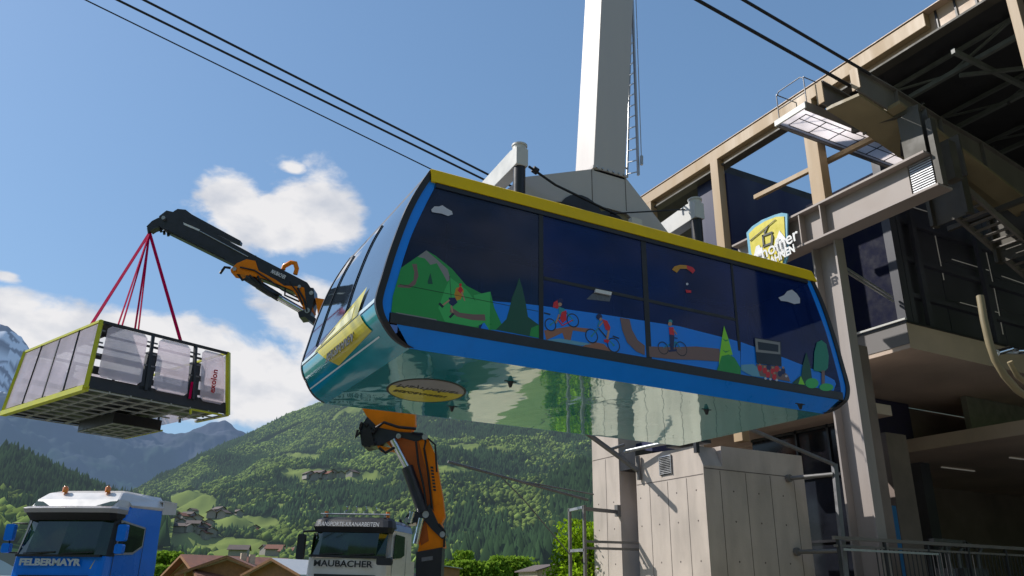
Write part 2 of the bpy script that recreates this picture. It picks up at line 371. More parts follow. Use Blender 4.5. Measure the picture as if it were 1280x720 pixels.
# oval emblem on the belly
pc = atz(533, 489, 4.686)
b = mb('logo_yellow'); E = []
for t in np.linspace(0, 2*math.pi, 40, endpoint=False): E.append((pc[0]+0.62*math.cos(t)+0.1*math.sin(t), pc[1]+0.75*math.sin(t), 4.684))
b.face([(pc[0]+(x-pc[0])*1.06, pc[1]+(y-pc[1])*1.06, 4.687) for x, y, z in E][::-1], 'logo_dark'); b.face(E[::-1], 'logo_yellow'); b.face([(x, y, 4.682) for x, y, z in E if y < pc[1]-.1][::-1], 'a_grey')
b.build('belly_emblem', None, cab)
text('Mayrhofner', 0.30, 'logo_dark', cab, (pc[0]-0.02, pc[1]-0.15, 4.68), (1, 0, 0), (0, 1, 0), 0.002, 'belly_lettering', 0.0, 1.05)
text('BERGBAHNEN', 0.2, 'logo_dark', cab, (pc[0]-0.02, pc[1]+0.2, 4.68), (1, 0, 0), (0, 1, 0), 0.002, 'belly_lettering', 0.0, .9)
# flat side (near and far): outline polygon
def side_poly(P, Y, sgn): return [(x, Y, z) for x, z in (P if sgn < 0 else P[::-1])]
def sides(fn):
    fn(-1, lambda off: YN-off); fn(1, lambda off: YF+off)
outl = [p for p in PS if p[1] >= 4.95]; outl = outl+[(px(4.95), 4.95)]
full = outl+[(2*XC-x, z) for x, z in outl[::-1]]
def inset(P, d): return [(x+d, z) for x, z in P]
glassL = [(3.79,7.07),(3.70,6.85),(3.57,6.5),(3.47,6.2),(3.39,5.86),(3.32,5.5),(3.28,5.26),(3.28,5.085)]
gR = [(2*XC-x, z) for x, z in glassL[::-1]]
MULL = [5.55, 7.49, 9.40]
def f(sg, Y):
    b = mb('cabin_blue'); L_ = [p for p in outl if p[1] < 7.33]; gl_ = glassL
    def gx(z): return float(np.interp(z, [q[1] for q in gl_][::-1], [q[0] for q in gl_][::-1]))
    for mir in (0, 1):
        for a, c in zip(outl[:-1], outl[1:]):
            q = [a, (gx(a[1]) if a[1] < 7.07 else 3.79, a[1]), (gx(c[1]) if c[1] < 7.07 else 3.79, c[1]), c]
            if mir: q = [(2*XC-x, z) for x, z in q][::-1]
            b.face(side_poly(q, Y(0), -sg))
    b.face([(3.79, Y(0), 7.07), (2*XC-3.79, Y(0), 7.07), (2*XC-3.79, Y(0), 7.33), (3.79, Y(0), 7.33)][::-sg]); b.face([(3.25, Y(0), 4.95), (2*XC-3.25, Y(0), 4.95), (2*XC-3.25, Y(0), 5.09), (3.25, Y(0), 5.09)][::-sg])
    b.build('side_wall', None, cab)
    b = mb('black_trim')
    for mir in (0, 1):
        P = [p for p in PS if p[1] >= 4.69]
        for a, c in zip(P[:-1], P[1:]):
            w = 0.085
            q = [(a[0]-.012, a[1]), (a[0]+w, a[1]), (c[0]+w, c[1]), (c[0]-.012, c[1])]
            if c[1] < 4.95: pass
            if mir: q = [(2*XC-x, z) for x, z in q][::-1]
            yo = [(Y(0.02) if sg < 0 else Y(0.02))+(0 if z > 4.95 else (4.95-z)/0.26*(.15 if sg < 0 else .33)) for x, z in q]
            yi = [y+0.06*(1 if sg < 0 else -1) for y in yo]
            b.loft([[(x, y, z) for (x, z), y in zip(q, yo)], [(x, y, z) for (x, z), y in zip(q, yi)]])
    b.build('corner_trim', None, cab)
    b = mb('yellow')
    b.loft([[(3.72, Y(0.045), 7.145), (3.70, Y(0.045), 7.33), (3.74, Y(-.02), 7.375), (3.74, Y(-.1), 7.375), (3.74, Y(-.1), 7.145)],
            [(11.5, Y(0.045), 7.145), (11.38, Y(0.045), 7.33), (11.35, Y(-.02), 7.375), (11.35, Y(-.1), 7.375), (11.45, Y(-.1), 7.145)]])
    b.build('roof_edge', None, cab)
    b = mb('black_trim'); b.box((3.80, Y(0.03), 7.07), (2*XC-3.80, Y(-.02), 7.142)); b.build('gutter', None, cab)
    b = mb('belt'); b.box((3.26, Y(0.022), 4.945), (2*XC-3.26, Y(-.05), 5.088)); 
    b.build('belt_rail', None, cab, bevel=0.006)
    b = mb('cabin_blue')
    b.face([(3.36, Y(0.004), 4.944), (2*XC-3.36, Y(0.004), 4.944), (2*XC-3.62, yn(4.69)-.004 if sg < 0 else yf(4.69)+.004, 4.69), (3.62, yn(4.69)-.004 if sg < 0 else yf(4.69)+.004, 4.69)][::(1 if sg > 0 else -1)])
    b.build('side_skirt', None, cab)
    xs = [None]+MULL+[None]
    for i in range(4):
        a = MULL[i-1]+0.012 if i else None; c = MULL[i]-0.012 if i < 3 else None
        P = (glassL if a is None else [(a, 7.07), (a, 5.085)])
        P = P+(gR if c is None else [(c, 5.085), (c, 7.07)])
        b = mb('glass_dark' if i == 0 else 'glass_navy'); b.face(side_poly(P, Y(0.008), sg)); b.build('window', None, cab)
    b = mb('black_trim')
    for x, w, z0 in ((MULL[0], .075, 5.09), (MULL[1], .10, 5.09), (MULL[2], .05, 5.5)):
        b.box((x-w/2, Y(0.016), z0), (x+w/2, Y(-.02), 7.07))
    b.box((5.6, Y(0.013), 6.02), (9.38, Y(-.02), 6.07)); b.box((3.36, Y(0.0125), 5.5), (5.5, Y(-.02), 5.506)); b.build('window_bar', None, cab)
sides(f)
# what can be made out behind the tinted panes
b = mb('cabin_ceiling'); b.box((3.9, YN+.12, 7.02), (2*XC-3.9, YF-.12, 7.1)); b.build('ceiling', None, cab)
for x in (4.6, 6.4, 8.4, 10.4):
    b = mb('seal_grey'); b.box((x-.5, 11.0, 7.0), (x+.5, 11.12, 7.018)); b.build('ceiling_lamp', None, cab)
for y in (10.3, 12.2):
    b = mb('galv'); b.tube([(4.2, y, 6.75), (2*XC-4.2, y, 6.75)], .02, n=8); b.build('handrail', None, cab)
    for x in (4.4, 5.9, 7.5, 9.1, 10.6):
        b = mb('galv'); b.tube([(x, y, 4.9), (x, y, 7.02)], .02, n=8); b.build('grab_pole', None, cab)
b = mb('shell_dark'); b.box((3.5, YN+.15, 4.85), (2*XC-3.5, YF-.15, 4.95)); b.build('cabin_floor', None, cab)
# roof deck
b = mb('galv_dark'); b.box((3.76, YN+.1, 7.16), (2*XC-3.76, YF-.1, 7.34)); b.build('roof', None, cab)
# picture film on the near windows: each shape a flat sheet on the glass
LIFT = [0.0095]
b = MB()
def art(P, m, lift=None):
    LIFT[0] += 0.00012
    Q = [aty(u, v, YN-LIFT[0]) for u, v in P]
    n = sum((Q[i][0]*Q[(i+1) % len(Q)][2]-Q[(i+1) % len(Q)][0]*Q[i][2]) for i in range(len(Q)))
    if n > 0: Q = Q[::-1]
    b.face([(q[0], YN-LIFT[0], q[2]) for q in Q][::-1], m)
def ring(u, v, r, m, w=1.0, fill=None):
    c = aty(u, v, YN-LIFT[0]); e = aty(u+1, v, YN-LIFT[0]); s = (e[0]-c[0])
    R = r*s; LIFT[0] += 0.00012; n = 18
    if fill: b.face([(c[0]+R*math.cos(t), YN-LIFT[0], c[2]+R*math.sin(t)) for t in np.linspace(0, 2*math.pi, n, endpoint=False)], fill); LIFT[0] += 0.00012
    for i in range(n):
        t0 = 2*math.pi*i/n; t1 = 2*math.pi*(i+1)/n; Ri = R-w*s
        b.face([(c[0]+R*math.cos(t0), YN-LIFT[0], c[2]+R*math.sin(t0)), (c[0]+R*math.cos(t1), YN-LIFT[0], c[2]+R*math.sin(t1)),
                (c[0]+Ri*math.cos(t1), YN-LIFT[0], c[2]+Ri*math.sin(t1)), (c[0]+Ri*math.cos(t0), YN-LIFT[0], c[2]+Ri*math.sin(t0))], m)
def line(p, q, w, m):
    p = np.array(p, float); q = np.array(q, float); d = q-p; d /= np.linalg.norm(d); n = np.array([-d[1], d[0]])*w/2
    art([p+n, q+n, q-n, p-n], m)
def disc(u, v, r, m, sx=1, sy=1): art([(u+r*sx*math.cos(t), v+r*sy*math.sin(t)) for t in np.linspace(0, 2*math.pi, 16, endpoint=False)], m)
# blue landscape band
art([(615,376.5),(650,379),(675,382),(675,424),(600,413)], 'a_blue')
art([(679,382.5),(740,391),(806,401),(809,447),(679,425)], 'a_blue')
art([(810.5,402),(850,408),(915,424.5),(925,427.5),(926,468),(812,448)], 'a_blue')
art([(926,427.5),(950,436),(985,449),(1020,463),(1043,475),(1045,480),(1042,488.5),(926,468.5)], 'a_blue')
# mountain and slopes
art([(489,390),(491,370),(501,335),(533,313),(545,320),(565,336),(583,357),(604,368),(598,412),(560,405)], 'a_green')
art([(533,313),(522,321),(531,323),(538,331),(546,329),(555,338),(560,337),(548,326)], 'a_grey')
art([(546,329),(553,341),(559,352),(563,349),(560,338)], 'a_grey')
art([(563,347),(583,362),(612,400),(594,409),(556,402),(548,385),(556,362)], 'a_lgreen')
art([(592,369),(613,364.5),(618,385),(627,405),(612,413),(600,395)], 'a_lgreen')
art([(613,364.5),(618,385),(627,405),(635,408),(630,413),(612,412)], 'a_green')
art([(494,390),(545,399),(548,403),(505,396)], 'a_grey')
art([(515,330),(521,330),(523,345),(519,356),(512,360),(497,359),(497,356),(511,356),(517,350),(518,340)], 'a_path')
art([(564,384),(575,391),(592,393),(606,393),(607,401),(590,400),(572,396),(562,390)], 'a_path')
art([(538,341),(534.5,352),(535,355),(541,355),(540,350)], 'a_dgreen')
art([(517,362),(514,375),(519,377),(522,374)], 'a_green')
# climber swinging on a rope
line((562,345),(564,373),.6,'a_dark')
disc(575.5,356,1.8,'a_red'); art([(570,360),(577,358),(580,364),(576,374),(570,376),(568,368)], 'a_orange'); art([(575,357),(579,362),(576,367),(572,363)], 'a_red')
art([(561,372),(569,372),(572,378),(566,383),(561,379)], 'a_navy'); line((564,382),(566,392),2.2,'a_skin'); line((562,375),(553,382),2,'a_skin')
line((562,397),(567,391.5),3,'a_dark'); line((549,379),(554,384),3,'a_dark'); line((577,365),(581,376),1.6,'a_skin')
# spruce
art([(649,347),(645,360),(640,372),(637,385),(633,399),(622,410),(620,412),(676,423),(675,407),(668,402),(660,396),(657,378),(653,360)], 'a_dgreen')
art([(664,410),(676,405),(676,423),(662,420)], 'a_green')
# bikers on rock
art([(680,413),(700,410),(712,408),(738,411),(737,416),(716,413),(713,427),(706,425),(703,416),(690,422),(683,425)], 'a_brown')
art([(728,433),(741,427),(755,430),(765,440),(770,441),(770,442),(730,436)], 'a_brown')
art([(683,425),(700,423),(740,430),(726,432)], 'a_pale')
for (u, v, r) in ((688,406,7.3),(716,400.5,7.8),(739.5,420,8),(767,431.5,8)): ring(u, v, r, 'a_dark', 1.3, 'a_blue'); disc(u, v, 1.4, 'a_cyan')
line((688,406),(697,399),1.3,'a_cyan'); line((697,399),(709,391),1.3,'a_dark'); line((709,391),(716,400),1.3,'a_cyan'); line((697,399),(703,407),1.3,'a_red'); line((703,407),(716,400),1.2,'a_red')
line((680,391),(688,393),1.5,'a_dark')
art([(692,378),(697,375),(701,380),(697,386),(691,384)], 'a_red'); disc(700.5,376.5,3.6,'a_navy'); disc(700,380.5,2.4,'a_skin'); art([(698,383),(706,386),(705,392),(699,393)], 'a_cyan')
art([(702,390),(708,388),(708,400),(703,404),(700,398)], 'a_red'); line((699,393),(695,404),2,'a_skin')
line((739.5,420),(748,410),1.3,'a_cyan'); line((748,410),(760,424),1.3,'a_dark'); line((760,424),(767,431),1.3,'a_cyan'); line((747,408),(751,399),1.3,'a_cyan'); line((766,420),(774,423),1.5,'a_dark')
disc(749,396,3.8,'a_navy'); disc(751,399,2,'a_skin'); art([(753,399),(759,401),(763,409),(762,414),(757,412)], 'a_red'); line((761,413),(759,424),2.6,'a_skin'); art([(755,424),(762,425),(760,429),(755,427)], 'a_red'); line((754,402),(749,408),1.5,'a_skin')
# winding path
art([(775,397),(787,399),(790,412),(797,425),(806,432),(806,444),(795,439),(784,428),(778,413)], 'a_path')
art([(811,433),(840,434),(870,433),(899,436),(901,452),(870,450),(840,449),(812,446)], 'a_path')
ring(829,435,6.6,'a_dark',.9); ring(851.5,436,7.4,'a_dark',.9)
line((829,435),(837,430),1,'a_cyan'); line((837,430),(845,427),1,'a_cyan'); line((845,427),(851,436),1,'a_cyan'); line((837,430),(840,437),1,'a_navy'); line((840,437),(845,427),1,'a_cyan'); line((843,422),(847,423),1,'a_dark')
disc(838,402,2.6,'a_cyan'); disc(837.5,405,2.6,'a_skin'); art([(836,409),(842,409),(843,419),(837,419)], 'a_red'); art([(837,418),(843,419),(842,438),(838,438)], 'a_navy'); line((842,412),(846,418),1.5,'a_skin'); art([(835,438),(846,436),(846,439),(836,440)], 'a_navy')
# paraglider
art([(840,337),(843,333),(850,331),(858,331.5),(866,334),(869,338),(866,341),(858,336),(850,336),(846,341)], 'a_orange'); art([(858,331.5),(866,334),(869,338),(866,342),(859,336)], 'a_red')
disc(859,355,1.6,'a_cloud'); art([(857,362),(864,363),(864,366),(858,366)], 'a_red')
# trees at the right
art([(905,407),(902,425),(900,440),(916,444),(911,425)], 'a_lime'); art([(900,440),(898,462),(926,468),(920,452),(911,441)], 'a_lime')
art([(902,445),(911,443),(918,447),(926,460),(926,468),(896,463),(899,455)], 'a_green')
for v in (424, 438): art([(902.5,v-1),(907,v+1),(913,v),(907,v+3)], 'a_green')
art([(926,456),(942,455),(950,462),(958,472),(940,470),(927,463)], 'a_pale')
art([(945,455),(973,458),(985,469),(988,477),(950,470)], 'a_path')
for i, (u, v) in enumerate(((950,460),(956,463),(961,459),(966,464),(971,461),(975,467),(960,468),(968,471),(979,464))):
    disc(u, v, 3.4, ('a_red','a_red','a_navy')[i % 3], .8, 1.2); disc(u, v-4.5, 1.4, 'a_skin')
for u, v in ((957,473),(963,474),(971,475),(983,470)): disc(u, v, 1.6, 'a_cloud')
# the tall trees
art([(1017,463),(1018,440),(1021,428),(1027,425),(1033,430),(1036,445),(1035,460),(1030,465),(1021,464)], 'a_teal'); art([(1027,463),(1031,463),(1031,481),(1027,480)], 'a_path')
art([(1008,440),(1003,458),(1001,476),(1016,480),(1013,458)], 'a_dgreen'); art([(990,479),(1000,470),(1015,475),(1020,482),(1005,482)], 'a_dgreen'); art([(1001,470),(998,480),(1006,481)], 'a_lime')
disc(1015,479,7.5,'a_lgreen',1.1,.85); disc(1033,484,8,'a_lgreen',1.1,.6)
# white clouds
for pts in ([(539,262),(543,258),(549,258),(553,256.5),(558,260),(565,264),(566,268),(560,270),(552,267),(545,266),(540,265)],
            [(973,372),(980,369),(984,364),(990,362),(996,367),(1000,373),(1000,379),(993,380),(984,377),(976,376)]): art(pts, 'a_cloud')
b.build('window_picture', None, cab)
# pictogram board (the code printed on it is left out)
b = MB()
LIFT[0] += .001
art([(943,422),(976,427),(977,458),(946,454)], 'a_dark'); art([(944,423),(975,428),(975.5,443),(945,440)], 'a_grey'); art([(947,427),(973,431),(973,440),(948,437)], 'a_dark')
b.build('poster', None, cab)
b = mb('a_cloud'); q_ = [aty(u, v, YN-.012) for u, v in ((733,374),(745,363),(765,367),(762,377))]; b.face([tuple(x) for x in q_][::1], 'seal_grey'); q2 = [aty(u, v, YN-.05) for u, v in ((745,361),(765,365),(764,369),(744,365))]; b.prism([tuple(x) for x in q2], (0, .03, 0), 'letters_white'); b.build('pane_patch', None, cab)  # grey patch and white strip standing proud of the pane
# emblem on the windscreen and end panel
def endp(y, z, off=0.02): return (px(z)-off, y, z)
def end_poly(P, m, off):
    """P in (Y, z) on the curved end, split in z so it hugs the curve"""
    b = mb(m); zs = sorted({p[1] for p in P}, reverse=True); zl = []
    for a, c in zip(zs[:-1], zs[1:]): zl += list(np.linspace(a, c, max(2, int((a-c)/0.04)+1)))[:-1]
    zl.append(zs[-1])
    def span(z):
        xs = []
        for (y0, z0), (y1, z1) in zip(P, P[1:]+P[:1]):
            if (z0-z)*(z1-z) <= 0 and abs(z1-z0) > 1e-9: xs.append(y0+(y1-y0)*(z-z0)/(z1-z0))
        return (min(xs), max(xs)) if xs else None
    S_ = [(z, span(z)) for z in zl if span(z)]
    b.loft([[endp(s[0], z, off), endp(s[1], z, off)] for z, s in S_], m, caps=False, closed=False)
    return b
end_poly([(12.1,5.20),(10.0,5.20),(9.8,4.93),(11.5,4.86)], 'logo_yellow', .02).build('end_emblem', None, cab)
end_poly([(12.3,5.22),(10.0,5.62),(10.1,5.22)], 'logo_yellow', .022).build('end_emblem', None, cab)
end_poly([(12.3,5.24),(10.35,5.45),(10.35,5.24)], 'logo_pale', .027).build('end_emblem', None, cab)
end_poly([(11.9,5.27),(11.2,5.36),(11.2,5.33),(11.9,5.25)], 'logo_dark', .03).build('end_emblem', None, cab)
text('BERGBAHNEN', 0.24, 'logo_dark', cab, (px(5.02)-.04, 11.0, 4.99), (0, -1, 0), (0.05, 0, 1), .003, 'end_lettering', .006, 1.3)
# hanger
b = mb('hanger_grey'); Y0, Y1 = 10.6, 11.9
fr = [(5.85,8.38),(7.36,8.97),(8.08,9.04),(9.06,8.09),(9.06,7.66),(8.1,8.25),(7.3,8.25),(5.85,7.95)]
b.prism([(x, Y0, z) for x, z in fr][::-1], (0, Y1-Y0, 0)); b.build('hanger_base', None, cab, bevel=.02)
b = mb('under_tan'); b.prism([(x, Y0+.05, z-.02) for x, z in fr[4:]][::1]+[(7.0, Y0+.05, 7.4), (8.6, Y0+.05, 7.4)], (0, Y1-Y0-.1, 0))
b.box((6.2, 10.8, 7.3), (6.9, 11.7, 8.0)); b.box((8.3, 10.8, 7.3), (9.0, 11.7, 7.8)); b.build('hanger_bracket', None, cab)
b = mb('hanger_grey')
def sec(x0, x1, z): return [(x0, 10.6, z), (x1, 10.6, z), (x1, 11.24, z), (x0, 11.24, z)]
def tw(z): k = (z-8.97)/(13.1-8.97); return 7.39+(7.71-7.39)*k, 8.10+(8.50-8.10)*k
b.loft([sec(*tw(8.95), 8.95), sec(*tw(12), 12), sec(*tw(15.6), 15.6)]); b.build('hanger_arm', None, cab, bevel=.012)
b = mb('hanger_grey'); x0, x1 = tw(9.0); b.box((x0-.03, 10.57, 8.99), (x1+.03, 11.27, 9.045)); b.build('flange', None, cab)
for k_ in np.linspace(x0+.05, x1-.05, 6):
    b = mb('galv'); b.tube([(k_, 10.545, 9.017), (k_, 10.57, 9.017)], .022, n=6); b.build('bolt', None, cab)
b = mb('seam'); b.box((7.34, 10.594, 8.3), (7.352, 10.5985, 8.96)); b.box((8.095, 10.594, 8.3), (8.107, 10.5985, 9.0)); b.build('weld_seam', None, cab)
b = mb('galv_dark'); b.box((4.0, 10.5, 15.5), (9.6, 11.5, 15.9), bev=.05); b.build('carriage', None, cab)
for x in (4.4, 5.4, 6.4, 7.4, 9.2):
    for y in (10.6, 11.4):
        w = mb('black_trim'); w.tube([(x, y-.05, 15.45), (x, y+.05, 15.45)], .2, n=16, smooth=False); w.build('wheel', None, cab)
# dampers with caps
for i, (u, v) in enumerate(((648, 190), (868, 257))):
    hd = aty(u, v, 10.2); X, Z = hd[0], hd[2]
    b = mb('white_steel'); b.loft([[(X-.1, 10.08, Z+.02), (X+.12, 10.08, Z+.02), (X+.12, 10.08, Z-.3), (X-.1, 10.08, Z-.3)],
        [(X-.1, 10.32, Z+.05), (X+.12, 10.32, Z+.05), (X+.12, 10.32, Z-.32), (X-.1, 10.32, Z-.32)],
        [(X-.1, 12.0, Z-.1), (X+.12, 12.0, Z-.1), (X+.12, 12.0, Z-.42), (X-.1, 12.0, Z-.42)]]); b.build('stabiliser_arm', None, cab, bevel=.01)
    b = mb('white_steel'); b.tube([(X+.02, 10.2, Z+.02), (X+.02, 10.2, Z+.14)], .12, n=16); b.tube([(X+.02, 10.2, Z+.10), (X+.02, 10.2, Z+.13)], .135, n=16); b.build('cap', None, cab)
    b = mb('black_trim'); b.tube([(X+.02, 10.2, Z-.28), (X+.02, 10.2, 7.3)], .105, n=16); b.build('damper_post', None, cab)
b = mb('rope'); b.tube([aty(661, 208, 10.3), aty(694, 231, 10.35), aty(770, 268, 10.4)], .022); p = aty(666, 211, 10.3); b.tube([p, aty(672, 215, 10.3)], .06)
b.tube([aty(763, 267, 10.5), aty(856, 262, 10.3)], .014); b.build('stay_rod', None, cab)
b = mb('black_trim'); b.tube([(7.7, 10.55, 7.75), (7.7, 10.62, 7.75)], .42, n=24); b.tube([(7.1, 10.57, 7.85), (7.1, 10.59, 7.85)], .5, n=24); b.build('sheave', None, cab)
b = mb('white_steel'); p = aty(797, 277, 9.9); b.box(p+np.array([-.12, 0, -.2]), p+np.array([.1, .1, .06])); b.build('roof_fitting', None, cab)
# ladder up the arm
b = mb('galv'); A0, A1 = aty(784, 222, 11.1), aty(789, 20, 11.1); B0, B1 = aty(798, 219, 10.75), aty(791, 14, 10.75)
A0 = np.array(A0); b.tube([A0, A1+(A1-A0)*.25], .022); b.bar(B0, B1+(B1-B0)*.25, .05, .035)
for k in np.linspace(0.02, 1.2, 19):
    b.tube([A0+(A1-A0)*k, B0+(B1-B0)*k], .013, n=5)
b.tube([aty(802, 205, 10.7), aty(795, 0, 10.7)], .009); b.tube([aty(802, 195, 10.7), aty(802, 206, 10.7)], .03)
for k in (.05, .45, .85): b.tube([A0+(A1-A0)*k, A0+(A1-A0)*k-np.array([.25, .05, 0])], .018)
b.build('ladder', None, cab)

# ================================================================= ROPES
def rope(name, Pa, Pb, r, label, ext=(40, 0), group='ropes of the cable car line'):
    Pa = np.array(Pa); Pb = np.array(Pb); d = Pa-Pb; d /= np.linalg.norm(d); pts = []
    start = Pa+d*ext[0]; end = Pb-d*ext[1]
    for t in np.linspace(0, 1, 24): pts.append(start+(end-start)*t)
    b = mb('rope'); b.tube(pts, r, n=8); return solo(b, name, pts[-1], label, 'steel rope', group)
rope('track_rope', aty(870, -1, 11.5), aty(1062, 107, 11.5), .045, 'left of the two thick dark ropes running into the steel track beam')
rope('track_rope', aty(928, -1, 10.75), aty(1088, 93, 10.75), .04, 'right of the two thick dark ropes running into the steel track beam')
rope('haul_rope', aty(105, -1, 19.), aty(540, 212, 19.), .018, 'thinnest and lowest of the three ropes crossing the sky at the left', ext=(40, 12))
rope('track_rope', aty(145, -1, 19.), aty(600, 222, 19.), .032, 'middle thick rope of the three crossing the sky at the left', ext=(40, 9))
rope('track_rope', aty(178, -1, 19.4), aty(608, 217, 19.4), .034, 'upper thick rope of the three crossing the sky at the left', ext=(40, 9))

# ================================================================= STATION
XS = 17.6
st = thing('cable_car_station', (XS+8, 15, 0), 'open steel framed valley station with dark roof, tan edge beam and navy cladding', 'cable car station')
def bx(a, c, m, name, bev=0.0):
    b = mb(m); b.box(a, c); return b.build(name, None, st, bevel=bev)
# tan edge beam (fascia) and ribbed panel behind it
bx((XS-.12, 9.75, 15.68), (XS+.1, 21.9, 16.1), 'tan_steel', 'edge_beam', .015)
bx((XS-.15, 3.0, 16.122), (XS+.5, 22.0, 16.145), 'ribbed', 'roof_edge')
b = mb('ribbed'); b.box((XS+.12, 3.0, 15.55), (XS+.3, 22, 16.12))
for y in np.arange(3.3, 9.7, .52): b.box((XS+.085, y, 15.56), (XS+.118, y+.05, 16.11), 'black_trim')
b.build('fascia_panel', None, st)
bx((XS+.0, 3.0, 15.43), (XS+.34, 22, 15.49), 'support_dark', 'eaves_rail')
# roofs: near bay and far bay
bx((XS+.32, -4, 15.7), (48, 13.0, 16.1), 'roof_dark', 'roof'); bx((XS+.32, 18.4, 15.7), (24, 24, 16.1), 'roof_dark', 'roof')
b = mb('roof_dark'); b.box((XS+.4, 12.7, 14.6), (48, 12.98, 15.69)); b.build('roof_side_girder', None, st)
b = mb('truss')
for x in np.arange(19, 46, 2.6):
    b.bar((x, -3, 15.0), (x, 12.6, 15.0), .12, .12); b.bar((x, -3, 15.55), (x, 12.6, 15.55), .1, .1)
    for k, y in enumerate(np.arange(-3, 12, 1.9)): b.bar((x, y, 15.0 if k % 2 else 15.55), (x, y+1.9, 15.55 if k % 2 else 15.0), .06, .06)
for y in (1.5, 6, 9.5): b.bar((18, y, 14.9), (46, y, 14.9), .1, .14)
for (x0, y0, x1, y1) in ((19, 10, 27, 3), (19, 4, 27, 12), (27, 12, 35, 4), (27, 2, 36, 11), (22, 9, 24, 6), (20.5, 8, 26, 9.5), (24, 11, 29, 10)):
    b.bar((x0, y0, 14.82), (x1, y1, 14.82), .09, .09)
for x in np.arange(19, 40, 2.6): b.bar((x, 19, 15.2), (x, 23, 15.2), .1, .1)
b.build('roof_truss', None, st)
# sprinkled little lamps and pipes under the roof
b = mb('chrome')
for u, v in ((1155, 131), (1155, 162), (1210, 168), (1214, 170), (1262, 130), (1240, 185)):
    d = ray(u, v); p = EYE+d*((14.75-EYE[2])/d[2]); b.box(p-np.array([.04, .04, 0]), p+np.array([.04, .04, .08]))
b.build('roof_clip', None, st)
# H-section columns, flanges along X so the web faces the entrance
def hcol(y0, y1, z0, z1, m, nm, x=XS, dep=.34, tf=.06):
    b = mb(m); b.box((x-dep/2, y0, z0), (x+dep/2, y0+tf, z1)); b.box((x-dep/2, y1-tf, z0), (x+dep/2, y1, z1)); b.box((x+.1, y0+tf, z0), (x+.14, y1-tf, z1))
    return b.build(nm, None, st)
hcol(13.42, 14.25, 0, 12.05, 'col_steel', 'column')
bx((XS-.17, 13.53, 12.05), (XS+.17, 13.98, 15.66), 'tan_steel', 'column', .01)
yc_ = atx(1098, 620, 18.9)[1]; hcol(yc_-.2, yc_+.25, 0, 8.3, 'inner_dark', 'column', x=18.9, dep=.4)
bx((XS-.17, 17.62, 6.0), (XS+.12, 17.98, 15.66), 'tan_steel', 'column', .01)
bx((XS-.15, 21.3, 0), (XS+.15, 21.6, 15.66), 'tan_steel', 'column', .01)
bx((XS-.25, 7.5, 0), (XS+.05, 7.72, 15.6), 'tan_steel', 'column', .01)
# cross beam carrying the track (I section, web to the entrance)
b = mb('beam_steel'); xb = 17.3
b.box((xb-.28, 10.2, 11.97), (xb+.28, 16.9, 12.03)); b.box((xb-.28, 10.0, 10.97), (xb+.28, 16.9, 11.03)); b.box((xb-.03, 10.85, 11.03), (xb+.03, 16.9, 11.97))
for y in (13.45, 14.2): b.box((xb-.26, y, 11.03), (xb+.0, y+.035, 11.97))
b.box((xb-.05, 14.35, 11.05), (xb-.04, 14.5, 11.2)); b.build('cross_beam', None, st)
# track beams: curved rope shoe girders in the vertical plane of the line
def profile(P, Y): return [aty(u, v, Y) for u, v in P]
top = profile([(1066, 87), (1115, 115), (1170, 150), (1222, 180), (1281, 218), (1340, 262)], 11.0)
thk = [.66, .78, .92, 1.1, 1.3, 1.5]
def girder(y0, y1, name, zoff=0.0, xoff=0.0, n0=0):
    b = mb('track_steel'); rings = []
    for p, t in zip(top, thk): rings.append([(p[0]+xoff, y0, p[2]+zoff), (p[0]+xoff, y1, p[2]+zoff), (p[0]+xoff, y1, p[2]+zoff-t), (p[0]+xoff, y0, p[2]+zoff-t)])
    b.loft(rings)
    for p, t in zip(top[1:], thk[1:]): b.box((p[0]-.02, y0-.1, p[2]-t), (p[0]+.02, y0, p[2]-.03))
    rings = [[(p[0]+xoff, y0-.1, p[2]+zoff+.02), (p[0]+xoff, y1+.1, p[2]+zoff+.02), (p[0]+xoff, y1+.1, p[2]+zoff-.02), (p[0]+xoff, y0-.1, p[2]+zoff-.02)] for p in top]
    b.loft(rings); return b.build(name, None, st)
girder(10.95, 11.0, 'track_girder'); girder(12.05, 12.1, 'track_girder', .25)
bx((top[0][0]-.02, 10.86, top[0][2]-.62), (top[0][0]+.02, 11.1, top[0][2]+.02), 'tan_steel', 'end_plate')
bx((top[0][0]-.02, 11.98, top[0][2]-.4), (top[0][0]+.02, 12.2, top[0][2]+.27), 'tan_steel', 'end_plate')
b = mb('under_tan'); rings = []  # tan underside: light bounced off the ground put into the colour
for p, t in zip(top, thk): rings.append([(p[0]+.1, 11.01, p[2]-t-.02), (p[0]+.1, 12.04, p[2]-t+.15), (p[0]+.1, 12.04, p[2]-t+.05), (p[0]+.1, 11.01, p[2]-t-.1)])
b.loft(rings)
rings = [[(p[0]+1.1, 10.6, p[2]-t-.15-d), (p[0]+1.1, 11.2, p[2]-t-.15-d), (p[0]+1.1, 11.2, p[2]-t-.25-d), (p[0]+1.1, 10.6, p[2]-t-.25-d)] for p, t, d in zip(top, thk, (.0, .1, .2, .35, .5, .7))]
b.loft(rings); b.build('rope_shoe', None, st)
b = mb('support_dark')
for (x, z0, z1) in ((19.7, 11.3, 13.3), (22.5, 10.8, 12.4)):
    b.box((x-.05, 10.9, z0), (x+.25, 11.0, z1)); b.box((x-.05, 11.9, z0), (x+.25, 12.0, z1)); b.box((x+.08, 11.0, z0), (x+.12, 11.9, z1))
